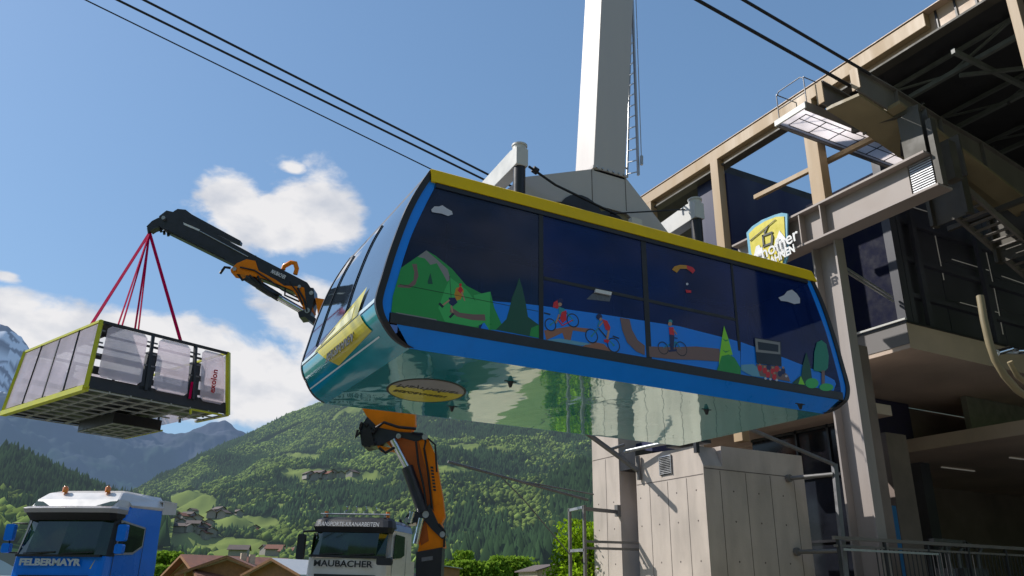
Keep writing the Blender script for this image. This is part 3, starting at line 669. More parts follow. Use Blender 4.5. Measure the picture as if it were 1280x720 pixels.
b.box((17.15, 10.2, 12.04), (17.19, 10.8, 13.3)); b.box((17.19, 10.45, 12.04), (17.6, 10.5, 13.3)); b.box((17.5, 10.2, 12.04), (17.54, 10.8, 13.4)); b.bar((17.4, 10.3, 13.45), (17.4, 12.3, 13.85), .12, .16); b.box((17.2, 9.98, 11.04), (17.4, 10.12, 12.9)); b.box((18.0, 10.1, 11.5), (18.3, 10.4, 12.6)); b.box((18.5, 10.1, 11.7), (18.56, 10.7, 12.9)); b.bar((21.5, 9.6, 11.9), (21.5, 12.6, 11.9), .12, .14)
b.build('track_support', None, st)
b = mb('hose')
for k in range(5):
    x = 18.0+k*.22; b.tube([(x, 11.3, 13.2), (x+.2, 11.5, 12.9), (x+.7, 11.45, 12.8), (x+1.1, 11.2, 12.95)], .05, n=6)
b.build('cable_bundle', None, st)
# lower slotted walkway following the rope down
b = mb('track_steel'); a0 = aty(1160, 240, 12.0); a1 = aty(1290, 352, 12.0); d = (a1-a0)
for yy in (12.0, 11.15): b.bar(a0+np.array([0, yy-12.0, 0]), a1+np.array([0, yy-12.0, 0]), .08, .2)
for k in np.linspace(0.06, 1, 16): b.bar(a0+d*k, a0+d*k+np.array([0, -.85, 0]), .12, .04)
b.build('lower_walkway', None, st)
b = mb('galv'); p = atx(1128, 214, 17.26)
for i in range(13):
    y = 11.75; z = 11.1+i*.066; b.box((17.26, 10.2, z), (17.31, 10.8, z+.03))
b.build('louvre', None, st)
b = mb('tan_steel'); b.tube([aty(1162, 217, 10.9), aty(1176, 232, 10.9)], .03); b.build('bracket', None, st)
# upper maintenance walkway: dark channels with a translucent deck
zW = 14.0
c0, c1 = atz(975, 157, zW), atz(1007, 138, zW); yL, yR = c0[1]+.06, c1[1]+.0; x0w, x1w = c0[0], 20.6
walk = thing('maintenance_walkway', (x0w, (yL+yR)/2, zW), 'overhanging service walkway with bright translucent deck beside the track beam', 'walkway')
b = mb('track_steel'); b.box((x0w, yR-.05, zW), (x1w, yR, zW+.26)); b.box((x0w, yL, zW), (x1w, yL+.05, zW+.26)); b.build('side_channel', None, walk)
b = mb('white_steel'); b.box((x0w-.06, yR-.08, zW+.02), (x0w-.01, yL+.08, zW+.2)); b.build('end_cap', None, walk, bevel=.01)
b = mb('deck_panel'); b.box((x0w+.02, yR+.0, zW+.09), (x1w, yL, zW+.11)); b.build('deck', None, walk)
b = mb('black_trim'); 
for yy in (yR+.18, yR+.42, yL-.14): b.box((x0w+.25, yy-.008, zW+.04), (x1w, yy+.008, zW+.06))
for x in np.arange(x0w+.25, x1w, .8): b.box((x, yR+.18, zW+.045), (x+.018, yL-.14, zW+.065))
b.build('deck_grid', None, walk)
b = mb('galv_dark')
R = .017; zt = zW+1.15
b.tube([(x0w+.1, yR-.02, zW+.25), (x0w+.1, yR-.02, zt-.1), (x0w+.1, yR+.08, zt), (x0w+.1, yL-.08, zt), (x0w+.1, yL+.02, zt-.1), (x0w+.1, yL+.02, zW+.25)], R, n=6)
b.tube([(x0w+.1, yR-.02, zW+.6), (x0w+.1, yL+.02, zW+.6)], R, n=6)
for yy in (yR-.02, yL+.02):
    b.tube([(x0w+.1, yy, zt-.05), (x0w+.9, yy, zt-.05), (x0w+.9, yy, zW+.25)], R, n=6)
b.tube([(x0w+1.2, yR-.02, zW+.5), (x1w-1, yR-.02, zW+.5)], R, n=6)
for x in np.arange(x0w+1.2, x1w-.9, 1.0): b.tube([(x, yR-.02, zW+.2), (x, yR-.02, zW+.5)], R, n=6)
b.build('railing', None, walk)
# pole under the walkway
b = mb('tan_steel'); p0 = atx(944, 247, 18.0); p1 = atx(1115, 161, 18.0); b.bar(p0, p1, .14, .14); b.build('strut', None, st)
# navy cladding: side wall of the middle bay and end panel behind the front column
b = mb('navy_panel'); ny = 17.55
b.box((XS+.13, ny, 6.8), (23.5, ny+.2, 15.16)); b.build('wall_panel', None, st)
b = mb('navy_panel'); b.box((XS+.35, 17.98, 6.8), (XS+.45, 19.25, 15.55)); b.build('wall_panel', None, st)
b = mb('dark_wall'); b.box((XS+5.5, 18.5, 6.8), (XS+5.7, 22.9, 15.6)); b.build('wall_panel', None, st)
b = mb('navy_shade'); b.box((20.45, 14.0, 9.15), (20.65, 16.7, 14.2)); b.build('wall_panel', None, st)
# end panel at the right edge
b = mb('navy_panel'); b.box((XS+.2, 2.0, 9.0), (XS+.3, 7.5, 15.4)); b.build('wall_panel', None, st)
# dark inner side wall with open joints
b = mb('dark_wall'); yw = 14.0; g = .035
joints = [20.65]+[aty(u, v, yw)[0] for u, v in ((1168, 300), (1240, 340))]+[42.0]
for i in range(3):
    xa, xb_ = joints[i]+g/2, joints[i+1]-g/2
    zc = [9.15, 10.2+.2*i, 11.75, 15.6] if i else [9.15, 15.6]
    for z0, z1 in zip(zc[:-1], zc[1:]): b.box((xa, yw, z0+g/3), (xb_, yw+.1, z1-g/3))
b.build('side_wall', None, st)
b = mb('dark_wall')
for z in (10.1, 11.3, 12.6): b.box((20.7, yw-.16, z), (42, yw-.01, z+.14))
for x in (20.75, 21.5, 24.8, 28.3, 32): b.box((x, yw-.3, 9.15), (x+.2, yw-.17, 15.5))
b.build('wall_rail', None, st)
b = mb('lamp_and_joint_glow')          # thin glowing bars painted in for daylight through the boarding joints
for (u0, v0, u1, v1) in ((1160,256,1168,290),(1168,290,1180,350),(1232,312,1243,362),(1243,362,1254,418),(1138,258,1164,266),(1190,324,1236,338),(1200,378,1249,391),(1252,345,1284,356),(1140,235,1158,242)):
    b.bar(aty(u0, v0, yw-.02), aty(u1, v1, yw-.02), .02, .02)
b.build('daylight_bar', None, st)
bx((20.42, 13.7, 9.15), (20.72, 13.98, 15.4), 'dark_wall', 'corner_post')
b = mb('galv'); p0 = atx(1051, 331, 18.2); p1 = atx(1116, 372, 20.3); b.bar(p0, p1, .05, .05); b.bar(p0+np.array([0, 0, -.12]), p1+np.array([0, 0, -.12]), .05, .05); b.build('brace', None, st)
# upper floor slab
b = mb('soffit'); b.box((20.3, 13.65, 8.32), (46, 18.7, 9.08)); b.build('upper_floor', None, st)
b = mb('soffit_grey'); b.box((20.28, 13.64, 8.45), (20.298, 18.7, 9.08)); b.build('floor_edge', None, st)
b = mb('black_trim'); b.box((20.25, 13.6, 9.082), (46, 18.7, 9.14)); b.build('floor_flashing', None, st)
b = mb('white_steel'); b.box((20.2, 13.6, 9.145), (20.3, 15.6, 9.2)); b.build('threshold', None, st)
# lower ceilings, rear wall, platform
bx((26.0, 13.7, 6.5), (46, 30, 6.95), 'soffit', 'lower_ceiling')
bx((17.95, 14.5, 6.5), (20.2, 24, 6.8), 'soffit', 'lower_ceiling')
bx((20.3, 18.72, 6.8), (46, 18.95, 8.31), 'inner_dark', 'rear_wall'); bx((24.5, 18.3, 6.96), (26.5, 18.5, 8.3), 'purple', 'wall_panel')
bx((27.0, 16.4, 7.0), (34.0, 16.6, 8.3), 'concrete_rough', 'wall_panel')
bx((17.9, 24, 0), (46, 24.3, 6.5), 'inner_dark', 'rear_wall'); bx((44, 13, 0), (44.3, 24, 9), 'inner_dark', 'rear_wall'); bx((46.2, -4, 0), (46.5, 24, 16), 'inner_dark', 'rear_wall')
bx((20.3, 18.72, 6.45), (26, 24, 6.79), 'soffit', 'lower_ceiling')
bx((17.0, 13.25, 1.2), (44, 24, 1.66), 'inner_dark', 'platform')
bx((17.2, 13.5, 0), (44, 24, 1.2), 'dark_wall', 'platform_base')
for (u, w, Y, z1, m) in ((1122, 26, 16.2, 6.5, 'inner_dark'), (1160, 12, 19.5, 6.5, 'dark_wall')):
    x = aty(u, 640, Y)[0]; x2 = aty(u+w, 640, Y)[0]; bx((x, Y, 1.66), (x2, Y+.5, z1), m, 'column')
b = mb('door_blue'); p = aty(1111, 640, 15.2); q = aty(1121, 640, 15.2); b.box((p[0], 15.2, 1.66), (q[0], 15.26, 4.1)); b.build('door', None, st)
b = mb('glazing'); b.box((19.2, 14.7, 1.66), (19.28, 19, 6.4)); b.build('glazing', None, st)
b = mb('black_trim')
for y in (14.7, 15.9, 17.1): b.box((19.14, y, 1.66), (19.19, y+.07, 6.4))
for z in (1.7, 3.1, 4.9, 6.3): b.box((19.14, 14.7, z), (19.188, 19, z+.07))
b.build('glazing_frame', None, st)
def tubelight(u0, v0, u1, v1, z, name='ceiling_light'):
    p = atz(u0, v0, z); q = atz(u1, v1, z); b = mb('lamp_and_joint_glow'); b.bar(p, q, .06, .04); return b.build(name, None, st)
tubelight(1112, 508, 1160, 517, 8.28); tubelight(1177, 584, 1218, 589, 6.46); tubelight(1262, 572, 1285, 575, 6.46)
# machinery in the shadow at the back
b = mb('galv_dark'); p = aty(1165, 650, 17.5)
for k in range(7): b.tube([(p[0]+k*.35, 17.5, 1.66), (p[0]+k*.35+.3*math.sin(k*2.1), 17.5, 3.0+.25*(k % 3)), (p[0]+k*.35+.5, 17.6, 3.3)], .07, n=6)
b.box((p[0]-.2, 17.4, 3.4), (p[0]+1.3, 17.6, 3.5)); b.box((p[0]+.8, 17.2, 1.66), (p[0]+2.1, 18.2, 2.6)); b.build('machinery', None, st)
# curved guide tubes at the right edge
b = mb('under_tan')
G = [(1225, 370), (1230, 400), (1237, 430), (1244, 450), (1256, 470), (1272, 488), (1290, 500), (1320, 510)]
b.tube([aty(u, v, 9.0) for u, v in G], .075, n=14); b.build('guide_tube', None, st)
b = mb('black_trim'); p = aty(1225, 370, 9.0); d = aty(1225, 370, 9.0)-aty(1230, 400, 9.0); d /= np.linalg.norm(d); b.tube([p, p+d*.01], .06, n=14); b.build('guide_tube_mouth', None, st)
b = mb('under_tan'); b.tube([aty(1262, 452, 9.6), aty(1272, 470, 9.6), aty(1300, 492, 9.6)], .06, n=10); b.build('guide_tube', None, st)
b = mb('chrome'); b.tube([aty(1246, 441, 9.3), aty(1263, 436, 9.3)], .07, n=10); b.tube([aty(1270, 439, 9.3), aty(1290, 438, 9.3)], .07, n=10); b.build('clamp', None, st)
b = mb('galv'); b.tube([aty(1246, 441, 9.3), aty(1300, 442, 9.3)], .03, n=8); b.build('clamp_bar', None, st)

# platform railing
yr = 13.2
rl = thing('platform_railing', (15.7, yr, 1.66), 'dark steel guard railing along the station platform edge', 'railing')
b = mb('track_steel'); b.box((15.6, yr-.04, 2.90), (30, yr+.04, 2.98)); b.box((15.6, yr-.02, 2.74), (30, yr+.02, 2.79)); b.box((15.6, yr-.02, 1.95), (30, yr+.02, 1.99)); b.build('top_rail', None, rl)
b = mb('galv'); b.box((15.8, yr-.08, 2.66), (19.2, yr-.05, 2.71)); b.build('handrail', None, rl)
b = mb('shell_dark')
for x in np.arange(17.0, 30, .16): b.box((x, yr-.008, 1.99), (x+.02, yr+.008, 2.74))
b.build('baluster', None, rl)
b = mb('shell_dark')
for x in np.arange(15.7, 30, 1.6): b.box((x, yr-.03, 1.66), (x+.06, yr+.03, 2.9))
b.build('post', None, rl)

# ================================================================= CONCRETE PIERS
def pier(x0, x1, y0, y1, z1, label, chamfer=True):
    t = thing('concrete_pier', ((x0+x1)/2, (y0+y1)/2, 0), label, 'concrete pier', 'board-marked concrete piers under the cabin')
    b = mb('concrete')
    if chamfer:
        ring0 = [(x0, y0, 0), (x1, y0, 0), (x1, y1, 0), (x0, y1, 0)]
        b.prism([(x0, y0, 0), (x0, y0, z1-.5), (x0, y0+.22, z1-.02), (x0, y1, z1+.05), (x0, y1, 0)][::-1], (.6, 0, 0))
        b.box((x0+.6, y0, 0), (x1, y1, z1))
    else: b.box((x0, y0, 0), (x1, y1, z1))
    for y in np.arange(y0+.3, y1-.1, .72):
        for z in (.6, 1.5, 2.4, 3.3, 4.0):
            if z < z1-.9: b.tube([(x0-.003, y, z), (x0+.01, y, z)], .022, 'seam', n=8)
    if chamfer:
        for x in np.arange(x0+.9, x1-.1, .82):
            for z in (.6, 1.5, 2.4, 3.3, 4.0): b.tube([(x, y0-.003, z), (x, y0+.01, z)], .022, 'seam', n=8)
    b.build('pier_body', None, t)
    b = mb('seam'); e = .004
    for y in np.arange(y0+.62, y1-.1, .72): b.box((x0-e, y, 0.02), (x0-.001, y+.016, z1-.75))
    b.box((x0-e, y0+.02, z1-.72), (x0-.001, y1-.02, z1-.7)); b.box((x0-e, y0+.02, 2.0), (x0-.001, y1-.02, 2.015))
    if chamfer:
        for x in np.arange(x0+.5, x1-.1, .82): b.box((x, y0-e, 0.02), (x+.016, y0-.001, z1-.6))
        b.box((x0+.02, y0-e, z1-.58), (x1-.02, y0-.001, z1-.56)); b.box((x0+.02, y0-e, 1.98), (x1-.02, y0-.001, 1.995))
    b.build('panel_joint', None, t); return t
p1 = pier(13.1, 16.45, 14.6, 17.22, 5.06, 'broad concrete pier with a louvred vent, nearest to the steel column')  # piers and guide frames: coordinates scaled up about the camera to stand farther back
pier(13.1, 16.2, 17.97, 19.26, 5.95, 'narrow concrete pier at the left, half hidden behind guide bars', False)
b = mb('galv_dark'); va, vb_ = atx(824, 571, 13.08), atx(840, 592, 13.08)
ya, yb, za, zb_ = max(va[1], vb_[1]), min(va[1], vb_[1]), max(va[2], vb_[2]), min(va[2], vb_[2])
b.box((13.085, yb, zb_), (13.094, ya, za), 'black_trim')
for k in np.linspace(zb_+.02, za-.03, 11): b.raw([(13.05, yb+.02, k), (13.05, ya-.02, k), (13.084, ya-.02, k+.035), (13.084, yb+.02, k+.035)], [(0, 1, 2, 3)], 'galv')
for yy in (yb, ya-.02): b.box((13.055, yy, zb_), (13.084, yy+.02, za), 'galv')
b.build('vent_grille', None, p1)
b = mb('galv'); b.tube([(12.75, 17.2, 5.2), (12.95, 15.9, 5.24), (13.0, 14.9, 5.2)], .05); b.build('edge_tube', None, p1)
b = mb('black_trim'); b.box((13.0, 14.7, 5.12), (13.5, 15.8, 5.2)); b.box((12.98, 14.66, 4.85), (13.08, 14.76, 5.15)); b.box((13.12, 17.24, 4.8), (14.2, 17.95, 5.3)); b.build('buffer', None, p1)
bx((13.7, 17.24, 0), (14.5, 17.95, 5.6), 'navy_panel', 'pillar'); 
b = mb('door_blue'); p = atx(789, 660, 11.3); b.box((13.45, 17.35, 0), (13.62, 17.52, 3.66)); b.build('post', None, st)
# guide frames
gf = thing('guide_frame', (16.2, 13.45, 0), 'slender steel guide frame with flared rail right of the broad pier', 'guide rail', 'steel guide frames for docking cabins')
b = mb('galv_dark'); b.tube([(13.45, 13.45, 5.3), (16.24, 13.45, 4.68)], .05); b.build('flared_rail', None, gf)
b = mb('galv_dark'); b.bar((16.26, 13.45, 4.7), (16.06, 13.45, 0), .08, .14); b.build('post', None, gf)
for z in (4.44, 2.68):
    b = mb('rail_grey'); b.tube([(15.85, 14.6, z), (16.18, 13.45, z)], .052); b.tube([(15.85, 14.59, z), (15.85, 14.5, z)], .1); b.build('arm', None, gf)
g2 = thing('guide_frame', (11.8, 18.2, 0), 'steel guide frame with two posts and a long flared pole left of the narrow pier', 'guide rail', 'steel guide frames for docking cabins')
b = mb('rail_grey'); q0, q1 = atx(712, 638, 11.8), atx(730, 634, 11.8)
b.bar((11.8, q0[1], 0), (11.8, q0[1], q0[2]+.05), .07, .07); b.bar((11.8, q1[1], 0), (11.8, q1[1], q1[2]+.05), .07, .07); b.build('post', None, g2)
b = mb('galv'); b.bar((11.8, q0[1], q0[2]), (11.8, q1[1], q1[2]), .07, .07); b.bar((11.8, q0[1], 2.7), (11.8, q1[1], 2.7), .07, .07); b.build('crossbar', None, g2)
b = mb('rail_grey'); b.bar((11.8, q1[1], 3.72), (13.1, q1[1]+.24, 3.72), .07, .09); b.bar((11.8, q1[1], 2.91), (13.7, q1[1]-.36, 2.91), .06, .06); b.bar((11.8, q1[1], 2.75), (13.7, q1[1]-.36, 2.75), .06, .06); b.box((12.98, q1[1]+.16, 3.6), (13.09, q1[1]+.3, 3.9)); b.build('arm', None, g2)
b = mb('rail_grey'); b.tube([aty(560, 577, 18.3), aty(735, 625, 18.3)], .036); b.tube([aty(655, 602, 18.3), aty(742, 618, 18.3)], .02); b.tube([aty(627, 597, 18.3), aty(655, 625, 18.3), aty(714, 695, 18.3)], .016); b.build('flared_rail', None, g2)
g3 = thing('guide_frame', (12.9, 17.2, 0), 'sloping steel guide bar bridging the gap between the two piers', 'guide rail', 'steel guide frames for docking cabins')
b = mb('rail_grey'); b.tube([aty(725, 535, 17.25), aty(770, 568, 17.25), aty(797, 588, 17.0)], .07); b.tube([aty(762, 562, 17.25), aty(780, 556, 17.25)], .04); b.tube([aty(797, 570, 17.0), aty(799, 600, 17.0)], .06); b.build('guide_bar', None, g3)

# ================================================================= SIGN
sx = 16.95
sg = thing('station_sign', (sx, 15.6, 11.0), 'shield shaped yellow station sign with cabin, peaks and white lettering', 'sign')
def sp(P, off, m, nm):
    b = mb(m); Q = [atx(u, v, sx-off) for u, v in P]; b.prism([tuple(q) for q in Q], (.05 if off == 0 else .012, 0, 0)); return b.build(nm, None, sg)
sp([(933,291),(940,283),(952,275),(968,268.5),(977,266),(984,267),(984,292),(986,316),(980,335),(960,348),(944,340),(936,318)], 0, 'a_pale', 'shield')
sp([(936,292),(944,284),(956,276.5),(970,271),(980,270.5),(981,293),(983,312),(977,332),(960,342),(946,336),(939,316)], .02, 'logo_yellow', 'shield_face')
sp([(941,325),(945,308),(949,306),(955,318),(962,330),(945,332)], .04, 'letters_white', 'peak'); sp([(967,310),(974,288),(982,298),(983,312),(975,320)], .04, 'letters_white', 'peak')
sp([(937,300.5),(969,274),(969.4,274.6),(937.3,301.5)], .05, 'logo_dark', 'cable'); sp([(961,281),(956,292),(954,291.5),(960,281)], .05, 'logo_dark', 'hanger')
for q in ([(952,294),(965,289),(966,291),(953.5,296)], [(952,294),(954,294),(955.5,307),(953.5,308)], [(953,307),(963,303),(963.5,305),(953,309.5)], [(964,290),(966.5,296),(965,309),(961,312),(963,305),(963.5,297)]): sp(q, .05, 'logo_dark', 'cabin_outline')
p = atx(968, 308, sx-.08); text('Mayrhofner', .56, 'letters_white', sg, (sx-.09, p[1]+.35, p[2]-.06), (0, -1, 0.09), (0.0, .2, 1), .01, 'lettering', .006, 2.5)
p = atx(975, 322, sx-.08); text('BERGBAHNEN', .34, 'letters_white', sg, (sx-.09, p[1]+.3, p[2]-.0), (0, -1, 0.09), (0, .2, 1), .01, 'lettering', .012, 1.75)

# ================================================================= TRUCKS
def heading(phi): a = math.radians(phi); return HD*math.cos(a)+RT*math.sin(a), RT*math.cos(a)-HD*math.sin(a)
class Local:
    """local x right, y back, z up; the empty carries the rotation"""
    def __init__(s, name, loc, phi, label, cat, tilt=0.0):
        s.o = thing(name, (0, 0, 0), label, cat); d, r = heading(phi)
        s.o.location = tuple(loc); s.o.rotation_euler = (0, math.radians(tilt), math.atan2(r[1], r[0])); ORG[s.o.name] = np.zeros(3)
def wheel(parent, x, y, r=.52, w=.34, sgn=1):
    t = mb('tyre'); n = 28
    pr = [(-w/2, r*.62), (-w/2, r*.93), (-w/2+.05, r), (w/2-.05, r), (w/2, r*.93), (w/2, r*.62)]
    t.loft([[(x+a, y+b_*math.cos(k), r+b_*math.sin(k)) for k in np.linspace(0, 2*math.pi, n, endpoint=False)] for a, b_ in pr], caps=False, smooth=False)
    o = t.build('wheel', None, parent)
    rm = mb('galv'); rm.loft([[(x+a, y+b_*math.cos(k), r+b_*math.sin(k)) for k in np.linspace(0, 2*math.pi, n, endpoint=False)] for a, b_ in ((sgn*w/2*.96, r*.62), (sgn*w/2*.6, r*.5), (sgn*w/2*.55, r*.2), (sgn*w/2*.9, r*.17), (sgn*w/2*.9, .001))], caps=False)
    ORG[o.name] = np.zeros(3); rm.build('rim', None, o)
def rr(x0, x1, z0, z1, y, cx=0.12, n=4):
    """rounded rectangle in the XZ plane"""
    P = []
    for (ax, az, s0) in ((x1-cx, z1-cx, 0), (x0+cx, z1-cx, 90), (x0+cx, z0+cx, 180), (x1-cx, z0+cx, 270)):
        for k in range(n+1): a = math.radians(s0+90*k/n); P.append((ax+cx*math.cos(a), y, az+cx*math.sin(a)))
    return P
# ---- blue high-roof tractor
fl = atd(8, 705, 20.6); frr = atd(134, 705, 20.6)
phi1 = 7.0; dB, rB = heading(phi1)
base = (atd(71, 700, 20.3)); base[2] = 0
T1 = Local('parked_truck', base, phi1, 'blue high-roofed truck tractor with silver roof spoiler parked at the left', 'truck'); o = T1.o
W = 1.25
def plan(w, y0, y1, c):  # plan outline with chamfered front corners
    return [(-w, y1), (-w, y0+c), (-w+c*.35, y0+c*.35), (-w+c, y0+.05), (0, y0), (w-c, y0+.05), (w-c*.35, y0+c*.35), (w, y0+c), (w, y1)]
b = mb('truck_blue')
def ringz(z, w, y0, y1=2.3, c=.22): return [(x, y, z) for x, y in plan(w, y0, y1, c)]
b.loft([ringz(.95, W, -.02), ringz(1.6, W, -.02), ringz(2.28, W-.01, .02)]); b.build('cab_body', None, o, bevel=.02)
b = mb('truck_blue'); b.loft([ringz(2.28, W-.02, .30, c=.1), ringz(3.1, W-.05, .45, c=.1), ringz(3.55, W-.09, .75, 2.35, .2)]); b.build('cab_upper', None, o, bevel=.02)
# windscreen
ws = lambda z: .02+(z-2.26)*.22
b = mb('truck_glass'); P = [(-1.14, 2.30), (-1.06, 3.06), (1.06, 3.06), (1.14, 2.30)]
g = []
for x, z in P: g.append((x, ws(z)-.0, z))
b.loft([[(-1.16, .14, 2.30), (-.9, .04, 2.30), (0, .0, 2.30), (.9, .04, 2.30), (1.16, .14, 2.30)], [(-1.1, .34, 3.12), (-.85, .24, 3.12), (0, .2, 3.12), (.85, .24, 3.12), (1.1, .34, 3.12)]], caps=False, closed=False)
b.build('windscreen', None, o)
b = mb('plastic_black')
for s in (-1, 1): b.loft([[(s*1.16, .13, 2.28), (s*1.25, .2, 2.28), (s*1.25, .34, 2.28), (s*1.16, .3, 2.28)], [(s*1.1, .33, 3.14), (s*1.2, .4, 3.14), (s*1.2, .5, 3.14), (s*1.1, .5, 3.14)]])
b.box((-1.1, -.03, 2.26), (1.1, .1, 2.31)); b.build('screen_pillar', None, o)
# rear of the cabin interior hint
b = mb('plastic_black'); b.bar((-.9, -.03, 2.33), (-.1, -.0, 2.37), .02, .025); b.bar((.1, -.03, 2.33), (.9, .0, 2.37), .02, .025); b.build('wiper', None, o)
# visor
b = mb('truck_grey')
b.loft([[(x, y-.12, z) for x, y, z in ringz(3.26, W-.02, .05, .75, .25)], [(x, y-.14, z) for x, y, z in ringz(3.36, W-.0, .02, .75, .25)], [(x, y-.05, z) for x, y, z in ringz(3.41, W-.03, .05, .75, .25)]]); b.build('sun_visor', None, o, bevel=.01)
b = mb('plastic_black'); b.loft([[(x, y-.02, z) for x, y, z in ringz(3.1, W-.1, .15, .7, .2)], [(x, y-.1, z) for x, y, z in ringz(3.258, W-.05, .05, .7, .25)]]); b.build('visor_underside', None, o)
# roof spoiler
b = mb('truck_white'); 
def rz(x1, y0, y1, z): return [(-x1, y0, z), (x1, y0, z), (x1, y1, z), (-x1, y1, z)]
b.loft([rz(1.14, .18, 2.3, 3.4), rz(1.12, .35, 2.32, 3.6), rz(1.02, .6, 2.34, 3.78), rz(.88, .9, 2.34, 3.86)]); b.build('roof_spoiler', None, o, bevel=.05)
b = mb('truck_white'); b.loft([[(.9, .7, 3.82), (1.2, .8, 3.5), (1.2, 2.5, 3.58), (.95, 2.5, 3.86)], [(.88, .7, 3.78), (1.17, .82, 3.45), (1.17, 2.5, 3.5), (.93, 2.5, 3.8)]]); b.box((-1.2, 2.3, 3.72), (1.22, 2.95, 3.76)); b.loft([[(1.2, 2.3, 3.4), (1.22, 2.95, 3.45), (1.22, 2.95, 3.76), (1.2, 2.3, 3.76)], [(1.17, 2.3, 3.4), (1.19, 2.95, 3.45), (1.19, 2.95, 3.76), (1.17, 2.3, 3.76)]]); b.build('spoiler_fin', None, o)
b = mb('truck_glass')
for s in (-1, 1): b.face([(s*.62, .17, 3.43), (s*1.05, .17, 3.43), (s*1.12, .34, 3.58), (s*.95, .32, 3.56)][::s]); 
b.build('roof_lamp', None, o)
for s in (-.55, .62):
    b = mb('amber'); b.tube([(s, .55, 3.78), (s, .55, 3.9), (s, .55, 3.94)], [.07, .07, .03], n=12); b.build('beacon', None, o)
# side windows, door lines, mirrors
for s in (-1, 1):
    b = mb('truck_grey'); x = s*(W+.002); P = [(.32, 2.32), (.42, 3.12), (1.5, 3.02), (1.5, 2.55), (1.1, 2.36)]
    b.prism([(x-s*.03, y, z) for y, z in P][::-s], (s*.035, 0, 0)); b.build('window_frame', None, o)
    b = mb('truck_glass'); P2 = [(.36, 2.37), (.46, 3.07), (1.45, 2.98), (1.45, 2.58), (1.08, 2.41)]
    b.prism([(x, y, z) for y, z in P2][::-s], (s*.012, 0, 0)); b.build('side_window', None, o)
    b = mb('black_trim'); b.box((s*(W+.001), .3, 1.0), (s*(W+.004), .315, 2.3)); b.box((s*(W+.001), 1.52, 1.0), (s*(W+.004), 1.535, 3.0)); b.build('door_gap', None, o)
    b = mb('truck_blue'); xx = s*(W+.24)
    b.prism(rr(xx-.13, xx+.1, 2.62, 3.0, .1, .05), (0, .12, 0)); b.prism(rr(xx-.13, xx+.08, 2.34, 2.56, .1, .05), (0, .12, 0)); b.build('mirror', None, o)
    b = mb('plastic_black'); b.tube([(s*1.2, .3, 3.02), (xx, .18, 3.02), (xx, .18, 2.35), (s*1.2, .25, 2.35)], .025); b.build('mirror_arm', None, o)
text('FELBERMAYR', .2, 'letters_silver', o, (-.16, -.028, 2.13), (1, 0, 0), (0, 0, 1), .006, 'lettering', .01, 1.6)
b = mb('logo_yellow'); b.loft([[(.86, .045, 2.0), (1.05, .12, 2.0), (1.1, .15, 2.2), (.95, .07, 2.2)], [(.86, .035, 2.0), (1.05, .11, 2.0), (1.1, .14, 2.2), (.95, .06, 2.2)]]); b.build('emblem', None, o)
b = mb('plastic_black'); b.loft([ringz(.35, W, -.12), ringz(.9, W, -.1), ringz(.96, W, -.04)]); b.box((-.9, -.05, 1.1), (.9, .0, 1.85)); b.build('bumper', None, o)
for s in (-1, 1):
    b = mb('chrome'); b.box((s*.75-.2, -.135, .62), (s*.75+.2, -.08, .82)); b.build('headlight', None, o)
b = mb('plastic_black'); b.box((-.45, .5, .6), (.45, 6.3, .95)); b.box((-1.2, 2.5, .5), (1.2, 3.6, .95)); b.build('chassis', None, o)
for s in (-1, 1):
    wheel(o, s*1.05, .95, sgn=s); wheel(o, s*1.0, 5.2, w=.5, sgn=s)
T1.o.scale = (1, 1, 1.035)
# ---- crane truck
phi2 = 12.0
base = atd(431, 700, 23.4); base[2] = 0
T2 = Local('crane_truck', base, phi2, 'cream and black crane truck with orange folding crane reaching behind the cabin', 'crane truck', tilt=1.0); o = T2.o
ZR = 3.42
b = mb('cab_cream'); b.loft([ringz(.95, W, -.02), ringz(1.6, W, -.02), ringz(2.36, W-.01, .02)]); b.build('cab_body', None, o, bevel=.02)
b = mb('cab_cream'); b.loft([ringz(2.36, W-.02, .3, 2.0, .1), ringz(3.1, W-.06, .42, 2.0, .1)]); b.build('cab_upper', None, o, bevel=.02)
b = mb('cab_purple'); b.loft([ringz(3.1, W-.05, .3, 2.05, .15), ringz(3.28, W-.1, .4, 2.05, .2), ringz(3.4, W-.35, .7, 2.0, .2)]); b.build('cab_roof', None, o, bevel=.03)
b = mb('truck_glass'); b.loft([[(-1.1, .12, 2.42), (-.85, .03, 2.42), (0, .0, 2.42), (.85, .03, 2.42), (1.1, .12, 2.42)], [(-1.08, .28, 3.04), (-.85, .17, 3.04), (0, .14, 3.04), (.85, .17, 3.04), (1.08, .28, 3.04)]], caps=False, closed=False); b.build('windscreen', None, o)
b = mb('plastic_black'); b.box((-1.12, -.02, 2.37), (1.12, .1, 2.43)); b.bar((-.8, -.03, 2.44), (-.1, -.0, 2.48), .02, .03); b.bar((.1, -.03, 2.44), (.8, .0, 2.48), .02, .03); b.build('wiper', None, o)
b = mb('plastic_black'); b.loft([ringz(3.02, W-.1, .1, .6, .2), ringz(3.16, W-.05, .0, .6, .22), ringz(3.34, W-.1, .1, .6, .22), ringz(3.42, W-.2, .25, .6, .2)]); b.build('sun_visor', None, o)
b = mb('galv'); b.tube([(-1.05, .3, 3.5), (1.05, .3, 3.5)], .022); b.box((-.95, .25, 3.42), (-.9, .35, 3.5)); b.box((.9, .25, 3.42), (.95, .35, 3.5)); b.build('lamp_bar', None, o)
for k in range(4):
    x = -.38+k*.3; b = mb('chrome'); b.tube([(x, .42, 3.66), (x, .5, 3.66)], .07, n=14); b.tube([(x, .46, 3.6), (x, .46, 3.5)], .02, n=6); b.build('work_lamp', None, o)
